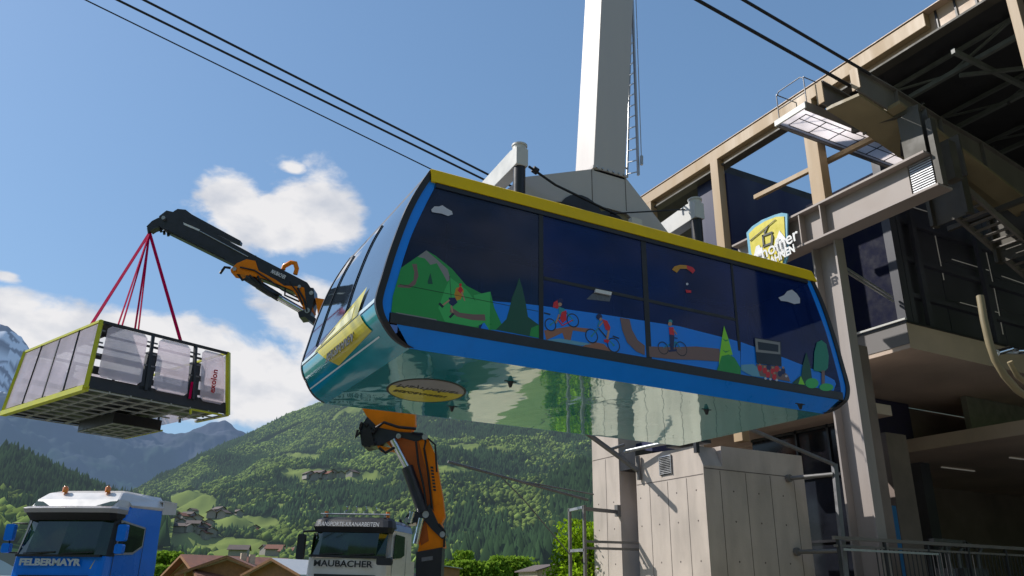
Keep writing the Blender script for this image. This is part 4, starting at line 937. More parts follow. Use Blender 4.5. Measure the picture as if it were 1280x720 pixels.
for s in (-1, 1):
    b = mb('amber'); b.tube([(s*.95, .45, 3.42), (s*.95, .45, 3.58)], .06, n=10); b.build('beacon', None, o)
    b = mb('truck_glass'); x = s*(W-.01); P2 = [(.35, 2.38), (.42, 3.0), (1.2, 2.98), (1.25, 2.5), (1.0, 2.42)]
    b.prism([(x, y, z) for y, z in P2][::-s], (s*.02, 0, 0)); b.build('side_window', None, o)
    b = mb('black_trim'); b.box((s*(W+.001), .27, 1.0), (s*(W+.004), .285, 2.36)); b.box((s*(W+.001), 1.42, 1.0), (s*(W+.004), 1.435, 2.9)); b.build('door_gap', None, o)
    b = mb('plastic_black'); xx = s*(W+.2)
    if s < 0:
        b.prism(rr(xx-.12, xx+.1, 2.3, 2.95, .05, .05), (0, .12, 0)); b.tube([(s*1.15, .3, 3.05), (xx, .12, 3.02), (xx, .12, 2.9)], .03)
    else: b.tube([(1.2, .35, 2.4), (1.3, .0, 2.35), (1.42, -.25, 2.33)], .025); b.prism(rr(1.0, 1.45, 2.2, 2.38, -.3, .06), (0, .1, 0))
    b.build('mirror', None, o)
text('TRANSPORTE-KRANARBEITEN', .17, 'letters_white', o, (-.05, -.06, 3.21), (1, 0, 0), (0, .35, 1), .004, 'lettering', -.001, 1.9)
text('MAUBACHER', .22, 'letters_black', o, (-.08, -.04, 2.21), (1, 0, 0), (0, 0, 1), .003, 'lettering', .005, 1.75)
b = mb('plastic_black'); b.loft([ringz(.35, W, -.12), ringz(.9, W, -.1), ringz(.96, W, -.04)]); b.box((-.9, -.05, 1.1), (.9, .0, 1.95)); b.build('bumper', None, o)
for s in (-1, 1):
    b = mb('chrome'); b.box((s*.75-.2, -.135, .62), (s*.75+.2, -.08, .82)); b.build('headlight', None, o)
    for y in (.95, 2.9, 6.6, 7.9): wheel(o, s*1.02, y, sgn=s)
b = mb('plastic_black'); b.box((-.45, .4, .6), (.45, 8.8, 1.0)); b.build('chassis', None, o)
b = mb('truck_grey'); b.box((-1.24, 4.9, 1.05), (1.24, 8.9, 1.25)); b.box((-1.24, 4.9, 1.25), (1.24, 4.96, 2.1)); b.box((1.2, 4.96, 1.25), (1.24, 8.9, 1.8)); b.box((-1.24, 4.96, 1.25), (-1.2, 8.9, 1.8)); b.build('load_bed', None, o)
T2.o.scale = (1, 1, 1.06); bpy.context.view_layer.update()
# the crane: plates and boxes in the vertical plane it works in
DC = 27.6
inv = T2.o.matrix_world.inverted()
def cp(u, v, D=DC): return atd(u, v, D)
def loc(p): return tuple(inv @ Vector(tuple(map(float, p))))
def cpoly(P, thick, m, nm, D=DC, parent=None):
    b = mb(m); a = [cp(u, v, D-thick/2) for u, v in P]; c = [p+HD*thick for p in a]
    b.loft([[loc(p) for p in a], [loc(p) for p in c]]); return b.build(nm, None, parent or T2.o, bevel=.015)
def ctube(P, r, m, nm, D=DC, n=12):
    b = mb(m); b.tube([loc(cp(u, v, D)) for u, v in P], r, n=n); return b.build(nm, None, T2.o)
cpoly([(520,690),(553,684),(549,760),(519,760)], 1.2, 'plastic_black', 'crane_base'); cpoly([(527,697),(541,695),(541,700),(527,702)], 1.24, 'galv_dark', 'crane_base_plate')
cpoly([(519,650),(540,636),(552,655),(556,684),(522,690),(526,672)], .8, 'crane_orange', 'crane_column')
cpoly([(478,548),(505,540),(527,541),(535,548),(544,568),(553,620),(556,645),(548,662),(540,655),(530,640),(516,600),(500,570)], .55, 'crane_orange', 'main_boom')
cpoly([(480,549),(505,542),(522,546),(532,585),(541,640),(532,640),(518,600),(502,570)], .57, 'crane_orange_shaded', 'boom_shaded_face')  # sheet laid on the boom to paint its shaded inner face
cpoly([(533,566),(541,570),(549,628),(543,634)], .58, 'crane_orange', 'boom_cover'); 
for v in range(583, 612, 4): cpoly([(538+(v-583)*.12, v), (541.5+(v-583)*.12, v+.3), (541.8+(v-583)*.12, v+2.8), (538.3+(v-583)*.12, v+2.4)], .6, 'letters_black', 'boom_mark')
cpoly([(519,648),(532,646),(536,676),(526,682)], .82, 'crane_orange_shaded', 'column_shaded_face')  # sheet with the column's shade in its colour
cpoly([(394,372),(406,374),(430,418),(470,470),(518,508),(519,530),(512,542),(478,546),(458,520),(430,470),(400,410)], .5, 'crane_orange', 'knuckle_boom')
cpoly([(449,536),(459,521),(472,534),(500,540),(528,541),(533,547),(520,552),(498,546),(476,556),(466,558),(452,557)], .62, 'crane_black', 'knuckle_link')
for k in range(9):
    u = 449+random.random()*22; v = 524+random.random()*32
    ctube([(u, v), (u+random.uniform(-6, 6), v+random.uniform(4, 10)), (u+random.uniform(-4, 10), v+random.uniform(-4, 8))], .05, 'hose', 'hose', DC-.4, 6)
cpoly([(453,536),(462,533),(468,556),(455,559)], .9, 'hose', 'valve_block'); cpoly([(470,556),(490,560),(500,566),(488,562),(474,562)], .5, 'crane_orange', 'boom_web')
ctube([(491,550),(512,590)], .12, 'chrome', 'piston_rod', DC-.35); ctube([(509,584),(529,640)], .2, 'crane_black', 'lift_cylinder', DC-.35)
ctube([(512,654),(516,640)], .11, 'chrome', 'piston_rod', DC-.4); ctube([(520,680),(527,648)], .11, 'chrome', 'piston_rod', DC-.5)
cpoly([(505,648),(512,640),(530,638),(537,630),(548,655),(557,668),(553,674),(540,662),(530,650),(510,656)], .9, 'crane_black', 'knee_link')
for (P, r_) in (([(470,535),(480,528),(498,534),(520,536)], .05), ([(474,560),(482,566),(492,560)], .05), ([(520,552),(523,580),(530,610),(534,646)], .04), ([(535,548),(544,556),(546,590)], .035), ([(500,650),(505,660),(512,664)], .05), ([(548,655),(556,664),(555,684)], .04)): ctube(P, r_, 'hose', 'hose', DC-.45, 6)
for u, v, r_ in ((531,546,.16),(498,545,.14),(532,643,.18),(553,668,.15),(508,650,.13)):
    b = mb('galv'); p_ = cp(u, v, DC-.5); b.tube([loc(p_), loc(p_+HD*.12)], r_*.6, n=14); b.build('pin', None, T2.o)
ctube([(515,541),(528,542),(532,552),(530,562)], .035, 'hose', 'hose', DC-.42, 6); ctube([(530,560),(535,590),(542,650)], .04, 'hose', 'hose', DC-.34, 6)
# outer boom
cpoly([(199,270),(208,263),(222,266),(240,276),(320,320),(384,353),(390,362),(386,372),(360,362),(326,348),(293,331),(206,288),(197,281)], .42, 'crane_black', 'outer_boom')
cpoly([(217,264),(222,261),(232,262),(240,268),(301,301),(300,305),(296,304),(236,277),(215,272)], .22, 'crane_black', 'extension_cylinder')
cpoly([(229,278),(250,287),(249,289),(230,281)], .44, 'letters_white', 'boom_stripe'); ctube([(250,289),(310,321)], .02, 'galv', 'pipe', DC-.24); ctube([(310,318),(320,320),(323,326)], .02, 'galv', 'pipe', DC-.1)
cpoly([(183,283),(190,276),(198,272),(203,277),(201,283),(192,286),(187,289)], .3, 'crane_black', 'hook_head')
ctube([(186,285),(187,292)], .07, 'crane_black', 'hook'); 
for u, v in ((201,286),(205,289),(210,291)): ctube([(u, v), (u+.5, v+4)], .05, 'crane_black', 'roller')
cpoly([(288,337),(296,329),(308,324),(319,326),(323,338),(345,350),(355,357),(375,358),(389,362),(391,388),(384,392),(378,383),(366,363),(352,357),(330,348),(310,344),(296,342),(289,341)], .52, 'crane_orange', 'jib_frame')
cpoly([(380,358),(392,360),(393,372),(388,394),(395,398),(391,404),(381,396),(374,397),(372,390),(384,386)], .6, 'crane_black', 'jib_link')
ctube([(309,347),(349,372)], .15, 'crane_black', 'jib_cylinder', DC-.1); ctube([(349,372),(382,391)], .12, 'chrome', 'piston_rod', DC-.1); ctube([(297,342),(303,350),(310,348)], .05, 'hose', 'hose', DC-.2, 6); ctube([(288,335),(281,334),(275,342)], .05, 'hose', 'hose', DC, 6)
for P_, r_ in (([(312,344),(325,356),(340,366),(352,369)], .035), ([(300,334),(318,338),(338,351),(352,362),(372,372)], .03), ([(322,345),(330,360),(345,372)], .04), ([(206,286),(240,303),(280,323)], .03), ([(372,360),(380,374),(384,390)], .04), ([(362,352),(372,366),(378,380)], .03)): ctube(P_, r_, 'hose', 'hose', DC-.3, 6)
cpoly([(318,350),(340,360),(352,368),(348,372),(332,366),(316,356)], .4, 'hose', 'valve_block')
for u, v, r_ in ((384,388,.16),(389,366,.13),(293,336,.12),(374,358,.1),(204,272,.12)):
    b = mb('galv'); p_ = cp(u, v, DC-.32); b.tube([loc(p_), loc(p_+HD*.1)], r_*.6, n=14); b.build('pin', None, T2.o)
ctube([(357,354),(356,369),(374,377)], .035, 'hose', 'hose', DC-.2, 6)
b = mb('crane_orange'); b.tube([loc(cp(u, v)) for u, v in ((354,337),(355,333),(364,328),(369,329),(371,336),(369,343))], .09, n=8); b.build('hook_ring', None, T2.o)
pT = Vector(loc(cp(348, 343, DC-.27))); xd = Vector(loc(cp(358, 348, DC-.27)))-Vector(loc(cp(340, 339.5, DC-.27)))
text('MAUBACHER', .2, 'letters_white', T2.o, pT, xd, (-.3, 0, 1), .004, 'boom_lettering', .004, .6)
pT = Vector(loc(cp(541, 583, DC-.29))); xd = Vector(loc(cp(543, 594, DC-.29)))-Vector(loc(cp(540, 572, DC-.29)))
text('CRANE', .17, 'letters_black', T2.o, pT, xd, (1, 0, 0.3), .004, 'boom_lettering', .004, .5) if False else None

# ================================================================= HOISTED CABIN SHELL
D0 = 24.5
def dirv(x): a = math.atan((x-640)/1060); return HD*math.cos(a)+RT*math.sin(a)
A = dirv(1514); B = np.array([-A[1], A[0], 0])
P0 = atd(127, 401, D0); P0[2] = atd(127, 401, D0)[2]
LA, LB = 4.62, 6.0
zt = P0[2]; zb = atd(104, 484, D0-.4)[2]; Hh = zt-zb
sh = thing('hoisted_cabin_shell', (*(P0+A*LA/2+B*LB/2)[:2], zb), 'unfinished cabin shell with yellow frame and clear panels hanging from red slings', 'cabin shell')
def Lp(a, b_, h, splay=.28):     # a across, b along, h height above floor; ends lean outward towards the floor
    k = 1-h/Hh; sa = splay*k*(a/LA*2-1)*.6; sb = splay*k*(b_/LB*2-1)
    q = P0+A*(a+sa)+B*(b_+sb); return np.array([q[0], q[1], zb+h])
def tb(P, w, m, nm, h=None):
    b = mb(m)
    for p, q in P: b.bar(p, q, w, h or w)
    return b.build(nm, None, sh)
# yellow rims round both long ends (b-direction faces at a=0 and a=LA)
for a in (0, LA):
    r = [Lp(a, 0, 0), Lp(a, LB, 0), Lp(a, LB, Hh), Lp(a, 0, Hh)]
    tb([(r[0], r[1] if a == 0 else Lp(a, 1.9, 0))], .2 if a == 0 else .1, 'shell_yellow', 'frame_rim', .17 if a == 0 else .08); tb([(r[1], r[2]), (r[3], r[0])], .13, 'shell_yellow', 'frame_rim', .13); tb([(r[2], r[3])], .08, 'shell_yellow', 'frame_rim')
# end face with four panels
for a in (0, LA):
    for k in range(4):
        b0, b1 = LB*(k/4)+.07, LB*((k+1)/4)-.07; o_ = -.02 if a == 0 else .02
        b = mb('poly_panel'); q = [Lp(a+o_, b0, .16), Lp(a+o_, b1, .16), Lp(a+o_, b1, Hh-.08), Lp(a+o_, b0, Hh-.08)]; b.prism(q, A*.01); b.build('clear_panel', None, sh)
    tb([(Lp(a, LB*k/4, .1), Lp(a, LB*k/4, Hh-.03)) for k in (1, 2, 3)], .07, 'shell_dark', 'mullion')
# side faces with three panels and dark lower band
for bb, sg_ in ((0, -1), (LB, 1)):
    tb([(Lp(0, bb, Hh-.03), Lp(LA, bb, Hh-.03))], .09, 'shell_dark', 'top_rail')
    b = mb('shell_dark'); b.prism([Lp(.05, bb, .02), Lp(LA-.05, bb, .02), Lp(LA-.05, bb, .42), Lp(.05, bb, .42)], B*.05*-sg_); b.build('sill_panel', None, sh)
    for (a0, a1, h0, h1) in ((.22, 1.55, .42, Hh-.12), (1.95, 3.1, .35, Hh-.12), (3.55, 4.42, .3, Hh-.14)):
        b = mb('poly_panel'); c = .12
        q = [Lp(a0+c, bb, h0), Lp(a1-c, bb, h0), Lp(a1, bb, h0+c), Lp(a1, bb, h1-c), Lp(a1-c, bb, h1), Lp(a0+c, bb, h1), Lp(a0, bb, h1-c), Lp(a0, bb, h0+c)]
        b.prism([p+B*sg_*.08 for p in q], B*.012*-sg_); b.build('clear_panel', None, sh)
    tb([(Lp(a, bb, .3), Lp(a, bb, Hh-.03)) for a in (1.76, 3.33)], .1, 'shell_dark', 'side_post')
    for a in (1.76, 3.33):
        b = mb('shell_dark'); b.prism([Lp(a-.22, bb, .3), Lp(a+.16, bb, .3), Lp(a+.24, bb, Hh*.72), Lp(a-.06, bb, Hh*.72)], B*.2*-sg_); b.build('door_leaf', None, sh)
    b = mb('galv_dark')
    for a in (.12, 1.62, 1.88, 3.2, 3.45):
        for h in (Hh*.5, Hh*.68, Hh*.86): b.bar(Lp(a-.07, bb, h), Lp(a+.07, bb, h), .04, .05)
    b.build('clip', None, sh)
for bb, sg_ in ((0, -1), (LB, 1)): tb([(Lp(.1, bb-sg_*.35, Hh*.52), Lp(LA-.1, bb-sg_*.35, Hh*.52)), (Lp(.1, bb-sg_*.35, Hh*.30), Lp(LA-.1, bb-sg_*.35, Hh*.30))], .16, 'shell_dark', 'inner_rail')
# floor grid and machinery below
b = mb('shell_grid')
for a in np.linspace(0.05, LA-.05, 8): b.bar(Lp(a, 0, 0), Lp(a, LB if a < 3.72 else 1.9, 0), .045, .06)
for k in np.linspace(0.05, LB-.05, 10): b.bar(Lp(0, k, -.02), Lp(LA if k < 1.95 else 3.7, k, -.02), .05, .04)
for a in np.linspace(2.1, 3.6, 5): b.bar(Lp(a, 2.5, -.43), Lp(a, 4.9, -.43), .035, .03)
for k in np.linspace(2.5, 4.9, 5): b.bar(Lp(2.05, k, -.44), Lp(3.68, k, -.44), .035, .03)
b.build('floor_grid', None, sh)
b = mb('black_trim'); b.prism([Lp(.05, .05, .12), Lp(3.7, .05, .12), Lp(3.7, LB-.05, .12), Lp(.05, LB-.05, .12)], (0, 0, .03)); b.prism([Lp(3.72, .05, .12), Lp(LA-.05, .05, .12), Lp(LA-.05, 1.9, .12), Lp(3.72, 1.9, .12)], (0, 0, .03)); b.prism([Lp(2.05, 2.45, -.05), Lp(3.68, 2.45, -.05), Lp(3.68, 4.95, -.05), Lp(2.05, 4.95, -.05)], (0, 0, -.36)); b.build('floor', None, sh)
b = mb('shell_dark'); b.prism([Lp(.05, .05, Hh), Lp(.9, .05, Hh), Lp(.9, LB-.05, Hh), Lp(.05, LB-.05, Hh)], (0, 0, .02)); b.build('roof_panel', None, sh)
tb([(Lp(0, k, Hh-.02), Lp(LA, k, Hh-.02)) for k in (LB/4, LB/2, LB*3/4)], .07, 'shell_dark', 'roof_beam')
b = mb('shell_yellow'); b.bar(Lp(3.3, 0, -.05), Lp(4.4, 0, -.05), .05, .05); b.bar(Lp(3.3, 0, -.05), Lp(3.3, 0, -.22), .06, .06); b.bar(Lp(3.7, 2.4, -.42), Lp(3.7, 4.95, -.42), .05, .05); b.build('tow_bracket', None, sh)
b = mb('sling'); b.bar(Lp(3.2, -.06, .3), Lp(3.25, -.06, .9), .08, .02); b.build('strap_end', None, sh)
c = Lp(4.0, -.12, Hh*.47); text('exolon', .3, 'red_print', sh, c, (0, 0, 1), -A, .004, 'lettering', .008, .85)
# slings
hook = atd(187, 291, DC)
sl = thing('lifting_slings', hook, 'crimson lifting slings fanning from the crane hook down to the hoisted shell', 'sling')
for a, k, ww in ((.0, .75, .11), (2.75, .0, .11), (.55, .02, .05), (.68, .02, .05), (1.12, .02, .06), (1.24, .02, .05)):
    b = mb('sling'); q = Lp(a, k, Hh)
    b.bar(hook, q, ww, .025, up=(HD[0], HD[1], 0)); b.build('strap', None, sl)

# ================================================================= TERRAIN
def grid_mesh(name, V, nu, nv, material, smooth=True, col=None):
    me = bpy.data.meshes.new(name); me.vertices.add(nu*nv); me.vertices.foreach_set('co', V.reshape(-1).astype(np.float32))
    i, j = np.meshgrid(np.arange(nu-1), np.arange(nv-1), indexing='ij'); a = (i*nv+j).ravel()
    Fq = np.stack([a, a+nv, a+nv+1, a+1], 1)
    me.loops.add(Fq.size); me.loops.foreach_set('vertex_index', Fq.ravel().astype(np.int32)); me.polygons.add(len(Fq))
    me.polygons.foreach_set('loop_start', np.arange(0, Fq.size, 4, dtype=np.int32)); me.polygons.foreach_set('loop_total', np.full(len(Fq), 4, dtype=np.int32))
    me.polygons.foreach_set('use_smooth', np.full(len(Fq), smooth)); me.update(calc_edges=True)
    if col is not None:
        at = me.color_attributes.new('col', 'FLOAT_COLOR', 'POINT'); at.data.foreach_set('color', np.concatenate([col, np.ones((len(col), 1))], 1).astype(np.float32).ravel())
    me.materials.append(M[material]); ob = bpy.data.objects.new(name, me); COL.objects.link(ob); return ob
def vnoise(x, y, seed=0):
    xi = np.floor(x).astype(int); yi = np.floor(y).astype(int); fx = x-xi; fy = y-yi; fx = fx*fx*(3-2*fx); fy = fy*fy*(3-2*fy)
    def h(a, b_):
        n = (a*374761393+b_*668265263+seed*1442695041) & 0x7fffffff; n = ((n ^ (n >> 13))*1274126177) & 0x7fffffff; return ((n ^ (n >> 16)) & 0xffff)/65535.0
    return (h(xi, yi)*(1-fx)+h(xi+1, yi)*fx)*(1-fy)+(h(xi, yi+1)*(1-fx)+h(xi+1, yi+1)*fx)*fy
def fbm(x, y, o=5, seed=0, g=.5):
    s = 0; a = 1; t = 0
    for k in range(o): s = s+a*vnoise(x*2**k, y*2**k, seed+k); t += a; a *= g
    return s/t
class Hill:
    def __init__(s, ridge, R0, R1, foot, amp, nseed, R2=None, pw=1.0, back=.6):
        ae = [azel(u, v) for u, v in ridge]; s.az = np.array([a for a, e in ae]); s.el = np.array([e for a, e in ae]); s.R0, s.R1 = R0, R1
        s.foot = foot; s.amp = amp; s.seed = nseed; s.pw = pw; s.back = back
    def pos(s, az, t):
        el = np.interp(az, s.az, s.el); R = s.R0+(s.R1-s.R0)*t; f_ = math.tan(s.foot)
        tt = np.clip(t, 0, 1); te = f_+(np.tan(el)-f_)*tt**s.pw
        z = EYE[2]+R*te; over = np.clip(t-1, 0, None); z = z-over*(s.R1-s.R0)*s.back
        x = HD[0]*R*np.cos(az)+RT[0]*R*np.sin(az); y = HD[1]*R*np.cos(az)+RT[1]*R*np.sin(az)
        k = s.R1/10; n = fbm(x/k, y/k, 6, s.seed)-.5; n2 = 1-abs(2*fbm(x/k*1.7+9, y/k*1.7, 5, s.seed+20)-1)*2
        env = np.clip(t*4, 0, 1)
        z = z+s.amp*(n*1.6+n2*.35-.2)*env*np.where(t > .93, .35, 1)
        return x, y, z
def hill_mesh(name, H, a0, a1, na, nt, material, tmax=1.35, colf=None):
    az = np.linspace(a0, a1, na)[:, None]+np.zeros((1, nt)); t = np.linspace(0, tmax, nt)[None, :]+np.zeros((na, 1))
    x, y, z = H.pos(az, t); col = colf(x, y, z, az, t).reshape(-1, 3) if colf else None
    return grid_mesh(name, np.stack([x, y, z], -1), na, nt, material, True, col)
def azu(u): return azel(u, 700)[0]
# materials
hazed('ground_grass', (0.3, 0.4, 0.5), 0.0, noise_ramp(.35, [(.3, (.085, .12, .045)), (.7, (.15, .19, .075))]))
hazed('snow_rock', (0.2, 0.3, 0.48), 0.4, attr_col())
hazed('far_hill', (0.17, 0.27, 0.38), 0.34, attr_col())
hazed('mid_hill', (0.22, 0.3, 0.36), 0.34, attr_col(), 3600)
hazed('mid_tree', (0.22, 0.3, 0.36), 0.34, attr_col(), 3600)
# ground sheet
b = mb('ground_grass'); n = 48; R = 14000
b.raw([(0, 0, 0)]+[(R*math.cos(t), R*math.sin(t), -.0) for t in np.linspace(0, 2*math.pi, n, endpoint=False)], [(0, i+1, (i+1) % n+1) for i in range(n)]); tag(b.build('ground'), kind='structure')
b = mb('asphalt'); b.face([(-30, 17, .004), (4, 17, .004), (10.5, 20, .004), (13, 30, .004), (14, 42, .004), (-6, 44, .004), (-30, 36, .004)]); tag(b.build('yard'), kind='structure')
b = mb('yard_gravel'); b.face([(-40, -40, .004), (60, -40, .004), (60, 15, .004), (17, 15.5, .004), (12, 16.8, .004), (-40, 16.8, .004)]); tag(b.build('unseen_forecourt'), kind='structure')  # unseen grey ground, added to neutralise the green bounce light
b = mb('gravel'); b.face([(10.5, 8, .008), (14.5, 8, .008), (17, 24, .008), (30, 60, .008), (24, 60, .008), (13, 26, .008)]); b.face([(13, 24, .012), (30, 21, .012), (30, 27, .012), (14, 30, .012)]); tag(b.build('gravel_path'), kind='structure')
b = mb('ground_grass'); b.face([(13.2, 16, .02), (60, 15, .02), (60, 60, .02), (26, 60, .02), (15, 26, .02)]) ; tag(b.build('lawn'), kind='structure')
# snow mountain
H1 = Hill([(-200, 330), (-80, 352), (-20, 388), (0, 401), (10, 404), (22, 416), (34, 428), (46, 442), (60, 452), (80, 470), (110, 487), (150, 500), (180, 528), (205, 536), (232, 537), (262, 527), (282, 526), (302, 536), (325, 552), (400, 575)], 3500, 9000, .008, 420, 3, pw=1.15)
def c1(x, y, z, az, t):
    n = fbm(x/300, y/300, 6, 5, .6); n3 = fbm(x/120, y/120+z/90, 5, 11, .65); sn = ((z > 1500+900*(n-.5))*1.0)*(n3 > .5)*(z > 1250)*(az < azel(150, 700)[0])
    veg = np.clip((1500-z)/900+(n-.5)*1.4, 0, 1)[..., None]
    rock = np.array([.075, .08, .1])*(.6+.9*n3[..., None]); g = np.array([.022, .05, .03])*(.6+.9*n3[..., None])
    c = rock*(1-veg)+g*veg; return c*(1-sn[..., None])+np.array([.8, .82, .86])*sn[..., None]
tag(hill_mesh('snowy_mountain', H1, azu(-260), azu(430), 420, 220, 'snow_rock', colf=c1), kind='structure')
# dark wooded hill at the left, green wooded hill behind
H2 = Hill([(-250, 520), (-60, 548), (0, 563), (20, 569), (45, 583), (75, 598), (95, 607), (120, 616), (160, 628), (200, 640)], 700, 1700, .03, 45, 8)
H3 = Hill([(150, 628), (180, 612), (215, 596), (250, 573), (300, 549), (330, 532), (360, 519), (395, 509), (440, 496), (520, 470), (640, 452), (760, 450), (900, 470), (1100, 500), (1500, 560)], 700, 3000, .012, 90, 15, pw=.85)
H4 = Hill([(480, 735), (560, 728), (600, 700), (640, 660), (700, 610), (740, 590), (800, 570), (1000, 560), (1400, 600)], 600, 1300, .012, 30, 22)
MEAD = [(430, 583, .07, .012), (600, 575, .05, .02)]
H5 = Hill([(0, 0), (1, 1)], 700, 2600, .01, 110, 33, pw=1.1)  # unseen slope behind the camera, added for dark reflections in the glass
H5.az = np.array([math.radians(a) for a in (95, 125, 150, 175, 200, 225, 250, 262)]); H5.el = np.array([math.radians(e) for e in (10, 20, 26, 29, 27, 24, 17, 8)])
MEADPX = [(238, 628, 34, 14), (238, 655, 40, 24), (300, 655, 62, 13), (275, 684, 70, 17), (330, 690, 46, 11), (420, 596, 72, 9), (380, 572, 40, 6), (560, 590, 30, 8), (575, 560, 26, 6), (470, 640, 40, 5), (350, 632, 26, 4)]
def meadow(x, y, az, t, z):
    el = np.arctan2(z-EYE[2], np.hypot(x, y)); m = np.clip((fbm(x/260, y/260, 4, 31)-.60)*14, 0, 1); jag = (fbm(x/70, y/70, 4, 61)-.5)*1.1
    for u, v, wu, wv in MEADPX:
        a, e = azel(u, v); a2, _ = azel(u+wu, v); _, e2 = azel(u, v-wv)
        m = np.maximum(m, np.clip((1+jag-np.sqrt(((az-a)/(a2-a))**2+((el-e)/(e2-e))**2))*8, 0, 1))
    return m
def c3(x, y, z, az, t):
    n = fbm(x/60, y/60, 5, 40); mdw = (np.array([.17, .215, .055])*(.7+.6*n[..., None])); fst = np.array([.02, .045, .015])*(.6+.9*n[..., None])
    m = meadow(x, y, az, t, z)[..., None]; return fst*(1-m)+mdw*m
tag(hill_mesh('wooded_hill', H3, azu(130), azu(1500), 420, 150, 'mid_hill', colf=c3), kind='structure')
tag(hill_mesh('unseen_opposite_slope', H5, math.radians(96), math.radians(261), 220, 70, 'mid_hill', colf=lambda x, y, z, az, t: (np.array([.022, .05, .02])*(1-np.clip((fbm(x/250, y/250, 4, 8)-.55)*9, 0, 1))+np.array([.13, .19, .04])*np.clip((fbm(x/250, y/250, 4, 8)-.55)*9, 0, 1)) if False else (np.array([.022, .05, .02])+np.array([.1, .14, .02])*np.clip((fbm(x/250, y/250, 4, 8)-.55)*9, 0, 1)[..., None])), kind='structure')
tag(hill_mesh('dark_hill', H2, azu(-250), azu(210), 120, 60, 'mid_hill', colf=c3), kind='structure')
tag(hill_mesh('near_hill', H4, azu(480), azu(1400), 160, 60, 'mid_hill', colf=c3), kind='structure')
# forest: one mesh per slope made of many small uneven crowns
ico_v = []; 
def crown_conifer():
    V = [(0, 0, 1)]; n = 5
    for k in range(n): a = 2*math.pi*k/n; V.append((.30*math.cos(a), .30*math.sin(a), .12))
    return np.array(V), np.array([(0, k+1, (k+1) % n+1) for k in range(n)])
def crown_round():
    V = [(0, 0, 1)]
    for z, r, o_ in ((.72, .36, 0), (.36, .42, .6)):
        for k in range(5): a = 2*math.pi*k/5+o_; V.append((r*math.cos(a), r*math.sin(a), z))
    V.append((0, 0, .0)); Fs = []
    for k in range(5):
        k2 = (k+1) % 5; Fs += [(0, 1+k, 1+k2), (1+k, 6+k, 1+k2), (1+k2, 6+k, 6+k2), (6+k, 11, 6+k2)]
    return np.array(V), np.array(Fs)
def forest(name, H, a0, a1, t0, t1, n, hmin, hmax, decid, seed, clearing, label, bright=1.0):
    r = np.random.default_rng(seed); az = r.uniform(a0, a1, n*2); t = np.sqrt(r.uniform(t0**2, t1**2, n*2)); x, y, z = H.pos(az, t)
    keep = np.ones(len(x), bool)
    if clearing: keep = (meadow(x, y, az, t, z) < .5)
    x, y, z, t, az = [q[keep][:n] for q in (x, y, z, t, az)]
    sp_ = fbm(x/140+5, y/140, 4, seed+50); dec = (sp_+r.normal(0, .06, len(x))-.22*np.clip(t-.5, 0, 1)) > decid
    Vs, Fs, Cs = [], [], []; off = 0
    for kind, (V, Fc) in ((0, crown_conifer()), (1, crown_round())):
        idx = np.where(dec == bool(kind))[0]; m_ = len(idx)
        if not m_: continue
        hh = (hmin+(hmax-hmin)*1.25*r.random(m_)**1.7)*(1 if kind == 0 else .72); wd = hh*(r.uniform(.75, 1.15, m_)*(1 if kind == 0 else 1.2)); ang = r.uniform(0, 6.28, m_)
        c, s_ = np.cos(ang), np.sin(ang); VV = np.zeros((m_, len(V), 3))
        jit = 1+r.normal(0, .16, (m_, len(V)))
        VV[:, :, 0] = x[idx, None]+(V[:, 0]*c[:, None]-V[:, 1]*s_[:, None])*wd[:, None]*jit
        VV[:, :, 1] = y[idx, None]+(V[:, 0]*s_[:, None]+V[:, 1]*c[:, None])*wd[:, None]*jit
        VV[:, :, 2] = z[idx, None]-1+V[:, 2]*hh[:, None]*jit
        big = fbm(x[idx]/260, y[idx]/260, 3, 91)
        base = np.array([.026, .055, .02]) if kind == 0 else np.array([.125, .175, .038])
        cc = base*(r.uniform(.6, 1.35, m_)*(.55+.9*big))[:, None]*bright*0.95
        if kind == 1: cc = cc*np.where(r.random(m_) < .2, 1.35, 1.0)[:, None]
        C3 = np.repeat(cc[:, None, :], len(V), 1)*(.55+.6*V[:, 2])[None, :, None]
        FF = Fc[None]+(np.arange(m_)*len(V))[:, None, None]+off; off += m_*len(V)
        Vs.append(VV.reshape(-1, 3)); Fs.append(FF.reshape(-1, 3)); Cs.append(C3.reshape(-1, 3))
    V = np.concatenate(Vs); Fq = np.concatenate(Fs); Cq = np.concatenate(Cs)
    me = bpy.data.meshes.new(name); me.vertices.add(len(V)); me.vertices.foreach_set('co', V.astype(np.float32).ravel()); me.loops.add(Fq.size); me.loops.foreach_set('vertex_index', Fq.astype(np.int32).ravel())
    me.polygons.add(len(Fq)); me.polygons.foreach_set('loop_start', np.arange(0, Fq.size, 3, dtype=np.int32)); me.polygons.foreach_set('loop_total', np.full(len(Fq), 3, dtype=np.int32)); me.update(calc_edges=True)
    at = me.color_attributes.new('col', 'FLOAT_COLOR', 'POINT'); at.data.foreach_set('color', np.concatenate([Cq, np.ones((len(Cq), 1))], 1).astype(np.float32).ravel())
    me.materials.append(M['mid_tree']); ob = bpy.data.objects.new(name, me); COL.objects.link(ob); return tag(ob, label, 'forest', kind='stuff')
forest('hillside_forest', H3, azu(140), azu(800), .02, 1.02, 170000, 8, 15, .47, 4, True, 'mixed forest covering the long green slope behind the trucks')
forest('hillside_forest', H2, azu(-30), azu(200), .05, 1.02, 9000, 14, 24, .62, 5, False, 'dark spruce forest on the low hill at the left', .75)
forest('hillside_forest', H4, azu(540), azu(800), .05, 1.02, 9000, 16, 26, .58, 6, False, 'dense spruce forest on the near slope behind the piers', .85)

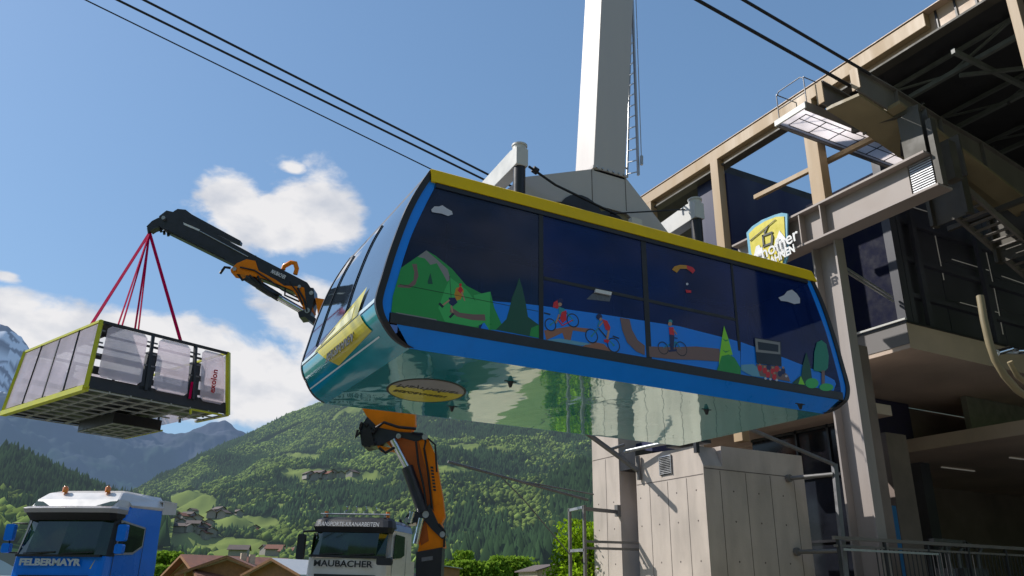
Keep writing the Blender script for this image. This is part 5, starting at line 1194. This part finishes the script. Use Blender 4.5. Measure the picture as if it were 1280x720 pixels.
# ================================================================= HOUSES
def put(px_, py_, D): p = atd(px_, py_, D); return p
def chalet(cx, ytop, D, w, dpt, h, roofm, label, rot, pitch=.38, cat='chalet', nm='chalet', detail=True, group=None, wallm='plaster', h_eave=None, parent=None):
    p = atd(cx, ytop, D); top = p[2]; z0 = top-h
    t = thing(nm, (p[0], p[1], z0), label, cat, group); r_ = math.radians(rot); ex = RT*math.cos(r_)+HD*math.sin(r_); ey = -RT*math.sin(r_)+HD*math.cos(r_)
    def q(a, b_, z): v = p+ex*a+ey*b_; return np.array([v[0], v[1], z])
    ze = top-pitch*w/2; b = mb(wallm)
    b.prism([q(-w/2, 0, z0), q(w/2, 0, z0), q(w/2, 0, ze), q(0, 0, top-.05), q(-w/2, 0, ze)], ey*dpt); b.build('wall', None, t)
    b = mb(roofm); ov = w*.09; th = .025*w
    for s in (-1, 1):
        P = [q(0, -ov, top+.0), q(s*(w/2+ov), -ov, ze-pitch*ov), q(s*(w/2+ov), -ov, ze-pitch*ov+th), q(0, -ov, top+th)]
        b.prism(P if s > 0 else P[::-1], ey*(dpt+2*ov))
    rf = b.build('roof', None, t)
    if detail:
        b = mb('chalet_wood')
        b.prism([q(-w/2+.3, -.03, ze-1.0), q(w/2-.3, -.03, ze-1.0), q(w/2-.3, -.03, ze), q(0, -.03, top-.35), q(-w/2+.3, -.03, ze)], ey*.02); b.build('gable_cladding', None, t)
        for xx in (-w*.28, 0, w*.28):
            b = mb('truck_glass'); b.prism([q(xx-.5, -.06, ze-1.9), q(xx+.5, -.06, ze-1.9), q(xx+.5, -.06, ze-.7), q(xx-.5, -.06, ze-.7)], ey*.02); b.build('window', None, t)
        b = mb('plaster'); c_ = q(w*.2, dpt*.5, top); b.box(c_-np.array([.4, .4, 2.0]), c_+np.array([.4, .4, .7])); b.build('chimney', None, t)
        b = mb('chalet_wood'); b.prism([q(-w/2, -1.1, ze-2.2), q(w/2, -1.1, ze-2.2), q(w/2, -1.1, ze-1.9), q(-w/2, -1.1, ze-1.9)], ey*1.1); b.build('balcony', None, t)
        b = mb('chalet_wood')
        for s in (-1, 1): b.bar(q(0, -ov-.02, top+.05), q(s*(w/2+ov), -ov-.02, ze-pitch*ov+.05), .12, .3)
        b.build('barge_board', None, t)
    return t
chalet(236, 696, 120, 13, 14, 9.5, 'chalet_roof', 'brown roofed chalet just right of the blue truck', -50)
chalet(285, 697, 116, 11, 13, 9.0, 'chalet_roof', 'brown roofed chalet with glazed gable between the two trucks', 8)
chalet(345, 700, 110, 9, 12, 8.5, 'tin_roof', 'chalet with pale metal roof just left of the crane truck', -30, wallm='chalet_wood')
chalet(556, 708, 90, 3.2, 4, 5.5, 'tin_roof', 'small brick shed with pale roof right of the crane base', 10, .12, 'shed', 'garden_shed', False, wallm='chalet_wood')
chalet(694, 706, 48, 2.2, 3, 3.3, 'house_roof', 'small shed with overhanging roof left of the guide frame', 20, .3, 'shed', 'garden_shed', False)
k = 0
def spot(u, v):   # where a house stands: on the slope of the green hill under that line of sight
    a, e = azel(u, v); ts = np.linspace(.0, 1, 800); x, y, z = H3.pos(np.full(800, a), ts); el = np.arctan2(z-EYE[2], np.hypot(x, y)); i = int(np.argmax(el >= e)); return x[i], y[i], z[i], math.hypot(x[i], y[i])
HS = [(222, 645), (229, 649), (236, 646), (228, 655), (237, 653), (246, 651), (234, 661), (243, 659), (252, 657), (226, 663), (248, 664), (257, 661), (262, 655), (219, 652), (240, 640), (266, 644), (274, 641), (280, 645), (297, 642), (262, 668), (256, 670),
      (386, 596), (393, 598), (400, 595), (408, 597), (416, 595), (424, 596), (440, 594), (322, 668), (334, 690), (345, 692), (360, 694), (377, 692), (318, 663), (300, 694)]
def hlabel(i):
    if i <= 20: return 'tiny pale house of the village cluster in the valley meadow beside the blue truck', 'village houses in the valley meadow'
    if i <= 27: return 'tiny house of the hamlet on the high clearing left of the crane', 'hamlet houses on the high clearing'
    return 'tiny scattered farmhouse at the foot of the green slope above the chalets', 'scattered farmhouses at the foot of the slope'
for ih, (u, v) in enumerate(HS):
    x, y, z, D = spot(u, v+2); w = random.uniform(11, 15)*(1.5 if ih in range(21, 28) else 1); h = w*.7; rot = random.uniform(-70, 70)
    t = thing('village_house', (x, y, z), hlabel(ih)[0], 'house', hlabel(ih)[1]); r_ = math.radians(rot); ex = np.array([math.cos(r_), math.sin(r_), 0]); ey = np.array([-ex[1], ex[0], 0]); p = np.array([x, y, 0])
    def q(a, b_, zz_): v_ = p+ex*a+ey*b_; return np.array([v_[0], v_[1], zz_])
    b = mb('house_wall'); b.prism([q(-w/2, -w/2, z-3), q(w/2, -w/2, z-3), q(w/2, -w/2, z+h*.65), q(0, -w/2, z+h), q(-w/2, -w/2, z+h*.65)], ey*w*1.2); b.build('wall', None, t)
    b = mb(random.choice(['house_roof', 'house_roof', 'chalet_roof']))
    for s in (-1, 1): b.prism([q(0, -w*.6, z+h+.1), q(s*w*.62, -w*.6, z+h*.55), q(s*w*.62, -w*.6, z+h*.55+.4), q(0, -w*.6, z+h+.6)][::s], ey*w*1.4)
    b.build('roof', None, t)
# ================================================================= NEARBY TREES
for nm, c in (('leaf_bright', (.26, .42, .02)), ('leaf_mid', (.22, .35, .04))):
    m = bpy.data.materials.new(nm); m.use_nodes = True; N = m.node_tree.nodes; L = m.node_tree.links; N.clear(); M[nm] = m
    o_ = N.new('ShaderNodeOutputMaterial'); d = N.new('ShaderNodeBsdfDiffuse'); t_ = N.new('ShaderNodeBsdfTranslucent'); x_ = N.new('ShaderNodeMixShader'); x_.inputs[0].default_value = .4
    g_ = N.new('ShaderNodeNewGeometry'); hs = N.new('ShaderNodeHueSaturation'); hs.inputs['Color'].default_value = (*c, 1); mr = N.new('ShaderNodeMapRange'); mr.inputs[3].default_value = .45; mr.inputs[4].default_value = 1.5
    L.new(g_.outputs['Random Per Island'], mr.inputs[0]); L.new(mr.outputs[0], hs.inputs['Value']); L.new(hs.outputs[0], d.inputs[0]); L.new(hs.outputs[0], t_.inputs[0]); L.new(d.outputs[0], x_.inputs[1]); L.new(t_.outputs[0], x_.inputs[2]); L.new(x_.outputs[0], o_.inputs[0])
def tree(u, vtop, D, w, h, m, label, nleaf, ls, nm='deciduous_tree', cat='tree', group=None):
    p = atd(u, vtop, D); base = np.array([p[0], p[1], 0.0]); top = p[2]; t = thing(nm, base, label, cat, group)
    b = mb('bark'); b.tube([base, base+np.array([.05, .1, top*.35]), base+np.array([.1, 0, top*.8])], [h*.03, h*.022, h*.008], n=8)
    cl = []
    for k in range(26):
        a = random.uniform(0, 6.28); r_ = random.uniform(.1, 1)**.6*w/2; zz_ = top-h*random.uniform(.05, .85); f_ = math.sin(math.pi*min(1, max(.12, (top-zz_)/h)))**.6
        c_ = base+np.array([math.cos(a)*r_*f_, math.sin(a)*r_*f_, zz_]); cl.append((c_, w*random.uniform(.12, .24)))
        b.tube([base+np.array([.05, .05, max(top*.2, zz_-h*.35)]), (base+np.array([0, 0, zz_-h*.1])+c_)/2, c_], [h*.012, h*.008, h*.003], n=5)
    b.build('trunk', None, t)
    V = []; per = nleaf//len(cl)
    for c_, r_ in cl:
        d = rng.normal(0, 1, (per, 3)); d /= np.linalg.norm(d, axis=1)[:, None]; P = c_+d*(r_*rng.uniform(.4, 1.05, (per, 1))); P[:, 2] = np.minimum(P[:, 2], top)
        a1 = rng.normal(0, 1, (per, 3)); a1 /= np.linalg.norm(a1, axis=1)[:, None]; a2 = np.cross(a1, rng.normal(0, 1, (per, 3))); a2 /= np.linalg.norm(a2, axis=1)[:, None]; s_ = ls*rng.uniform(.6, 1.3, (per, 1))
        V.append(np.stack([P-a1*s_, P+a2*s_*.5, P+a1*s_, P-a2*s_*.5], 1))
    V = np.concatenate(V).reshape(-1, 3)-base; n = len(V)//4
    me = bpy.data.meshes.new('crown'); me.from_pydata(V.tolist(), [], [(4*i, 4*i+1, 4*i+2, 4*i+3) for i in range(n)]); me.materials.append(M[m]); ob = bpy.data.objects.new('crown', me); COL.objects.link(ob); ob.parent = t
tree(733, 652, 24, 2.6, 3.6, 'leaf_bright', 'bright green young tree between guide frame and narrow pier', 7000, .07)
tree(716, 672, 25, 1.6, 3.0, 'leaf_bright', 'low bright green shrub left of the guide frame posts', 4000, .07, 'shrub', 'shrub')
tree(632, 697, 110, 9, 9, 'leaf_mid', 'round light green tree beyond the yard, right of the crane truck', 9000, .35)
tree(596, 703, 100, 7, 7, 'leaf_mid', 'smaller round tree beside the brick shed roof', 7000, .33)
tree(572, 690, 140, 9, 10, 'leaf_mid', 'tall loose tree behind the shed near the crane base', 7000, .4)
tree(213, 690, 150, 8, 9, 'leaf_mid', 'leafy tree behind the brown chalet at the blue truck', 6000, .4)

# ================================================================= SKY, SUN, CAMERA
sd = Vector((-0.6, 0.54, 0.72)).normalized()
sun = bpy.data.lights.new('sun', 'SUN'); sun.energy = 4.8; sun.angle = math.radians(.53); sun.color = (1, .95, .88)
so = bpy.data.objects.new('sun', sun); COL.objects.link(so); so.rotation_euler = sd.to_track_quat('Z', 'Y').to_euler()
w = bpy.data.worlds.new('World'); S.world = w; w.use_nodes = True; N = w.node_tree.nodes; L = w.node_tree.links; N.clear()
out = N.new('ShaderNodeOutputWorld'); sky = N.new('ShaderNodeTexSky'); sky.sky_type = 'NISHITA'; sky.sun_disc = False
sky.sun_elevation = math.asin(sd.z); sky.sun_rotation = math.atan2(sd.x, sd.y); sky.altitude = 200; sky.air_density = 1.25; sky.dust_density = .6; sky.ozone_density = 3.0
bg = N.new('ShaderNodeBackground'); bg.inputs[1].default_value = .145; L.new(sky.outputs[0], bg.inputs[0])
tc = N.new('ShaderNodeTexCoord'); sep = N.new('ShaderNodeSeparateXYZ'); L.new(tc.outputs['Generated'], sep.inputs[0])
def mth(op, a, b_=None, c=None, cl=False):
    n = N.new('ShaderNodeMath'); n.operation = op; n.use_clamp = cl
    for i, v in enumerate((a, b_, c)):
        if v is None: continue
        if isinstance(v, (int, float)): n.inputs[i].default_value = v
        else: L.new(v, n.inputs[i])
    return n.outputs[0]
X, Yc_, Z = sep.outputs
AZ = mth('ARCTAN2', X, Yc_); EL = mth('ARCSINE', Z)
def wdir(u, v): d = ray(u, v); d = d/np.linalg.norm(d); return math.atan2(d[0], d[1]), math.asin(d[2])
mp = N.new('ShaderNodeMapping'); mp.inputs['Scale'].default_value = (1, 1, 1.7); L.new(tc.outputs['Generated'], mp.inputs[0])
n1 = N.new('ShaderNodeTexNoise'); n1.inputs['Scale'].default_value = 9; n1.inputs['Detail'].default_value = 9; n1.inputs['Roughness'].default_value = .58; n1.inputs['Distortion'].default_value = .3; L.new(mp.outputs[0], n1.inputs['Vector'])
def blob(u, v, wu, wv, st_=1.0):
    a, e = wdir(u, v); a2, _ = wdir(u+wu, v); _, e2 = wdir(u, v-wv); da = abs(a2-a); de = abs(e2-e)
    dx = mth('MULTIPLY', mth('SUBTRACT', AZ, a), 1/da); dy = mth('MULTIPLY', mth('SUBTRACT', EL, e), 1/de)
    r_ = mth('SQRT', mth('ADD', mth('MULTIPLY', dx, dx), mth('MULTIPLY', dy, dy))); return mth('MULTIPLY', mth('SUBTRACT', 1.0, r_), st_)
bl = [blob(400, 262, 78, 56), blob(345, 280, 112, 48), blob(290, 245, 55, 30), blob(368, 212, 20, 10, .7), blob(60, 440, 170, 80), blob(200, 460, 170, 70), blob(330, 480, 150, 55), blob(390, 390, 70, 50, .9), blob(10, 410, 60, 50), blob(8, 346, 24, 9, .7), blob(420, 470, 90, 60), blob(-200, 420, 200, 100)]
mx_ = bl[0]
for q_ in bl[1:]: mx_ = mth('SMOOTH_MAX', mx_, q_, .12) if False else mth('MAXIMUM', mx_, q_)
dens = mth('ADD', mx_, mth('MULTIPLY', mth('SUBTRACT', n1.outputs['Fac'], .5), 2.0))
mk = N.new('ShaderNodeMapRange'); mk.interpolation_type = 'SMOOTHSTEP'; mk.inputs[1].default_value = -.06; mk.inputs[2].default_value = .34; L.new(dens, mk.inputs[0])
# scattered cumulus elsewhere in the sky (seen in reflections)
n4 = N.new('ShaderNodeTexNoise'); n4.inputs['Scale'].default_value = 2.6; n4.inputs['Detail'].default_value = 8; L.new(mp.outputs[0], n4.inputs['Vector'])
mk2 = N.new('ShaderNodeMapRange'); mk2.interpolation_type = 'SMOOTHSTEP'; mk2.inputs[1].default_value = .52; mk2.inputs[2].default_value = .62; L.new(n4.outputs['Fac'], mk2.inputs[0])
vd = N.new('ShaderNodeVectorMath'); vd.operation = 'DOT_PRODUCT'; vd.inputs[1].default_value = tuple(HD); L.new(tc.outputs['Generated'], vd.inputs[0])
bk = N.new('ShaderNodeMapRange'); bk.inputs[1].default_value = .25; bk.inputs[2].default_value = -.1; L.new(vd.outputs['Value'], bk.inputs[0])
mask = mth('MAXIMUM', mth('MULTIPLY', mk.outputs[0], .98), mth('MULTIPLY', mk2.outputs[0], mth('MULTIPLY', bk.outputs[0], .6)))
# thin haze low over the valley
hz = N.new('ShaderNodeMapRange'); hz.inputs[1].default_value = .9; hz.inputs[2].default_value = .0; hz.inputs[3].default_value = .3; hz.inputs[4].default_value = .6; L.new(EL, hz.inputs[0])
n5 = N.new('ShaderNodeTexNoise'); n5.inputs['Scale'].default_value = 14; n5.inputs['Detail'].default_value = 7; L.new(mp.outputs[0], n5.inputs['Vector'])
cr_ = N.new('ShaderNodeValToRGB'); cr_.color_ramp.elements[0].position = .36; cr_.color_ramp.elements[0].color = (.6, .63, .7, 1); cr_.color_ramp.elements[1].position = .58; cr_.color_ramp.elements[1].color = (.86, .85, .86, 1); L.new(n5.outputs['Fac'], cr_.inputs[0])
bc = N.new('ShaderNodeBackground'); bc.inputs[1].default_value = 1.0; L.new(cr_.outputs[0], bc.inputs[0])
bh = N.new('ShaderNodeBackground'); bh.inputs[0].default_value = (.15, .32, .58, 1); bh.inputs[1].default_value = 1
m0 = N.new('ShaderNodeMixShader'); L.new(hz.outputs[0], m0.inputs[0]); L.new(bg.outputs[0], m0.inputs[1]); L.new(bh.outputs[0], m0.inputs[2])
m1 = N.new('ShaderNodeMixShader'); L.new(mask, m1.inputs[0]); L.new(m0.outputs[0], m1.inputs[1]); L.new(bc.outputs[0], m1.inputs[2]); L.new(m1.outputs[0], out.inputs[0])
cd = bpy.data.cameras.new('camera'); cd.sensor_width = 36; cd.lens = F/1280*36; cd.clip_end = 40000; cd.clip_start = .1
co = bpy.data.objects.new('camera', cd); COL.objects.link(co)
mw = Matrix.Identity(4)
for i in range(3):
    mw[i][0] = RW[i, 0]; mw[i][1] = -RW[i, 1]; mw[i][2] = -RW[i, 2]; mw[i][3] = EYE[i]
co.matrix_world = mw; S.camera = co
S.view_settings.view_transform = 'Standard'; S.view_settings.look = 'None'; S.view_settings.exposure = 0; S.view_settings.gamma = 1
S.cycles.max_bounces = 8; S.cycles.use_denoising = True
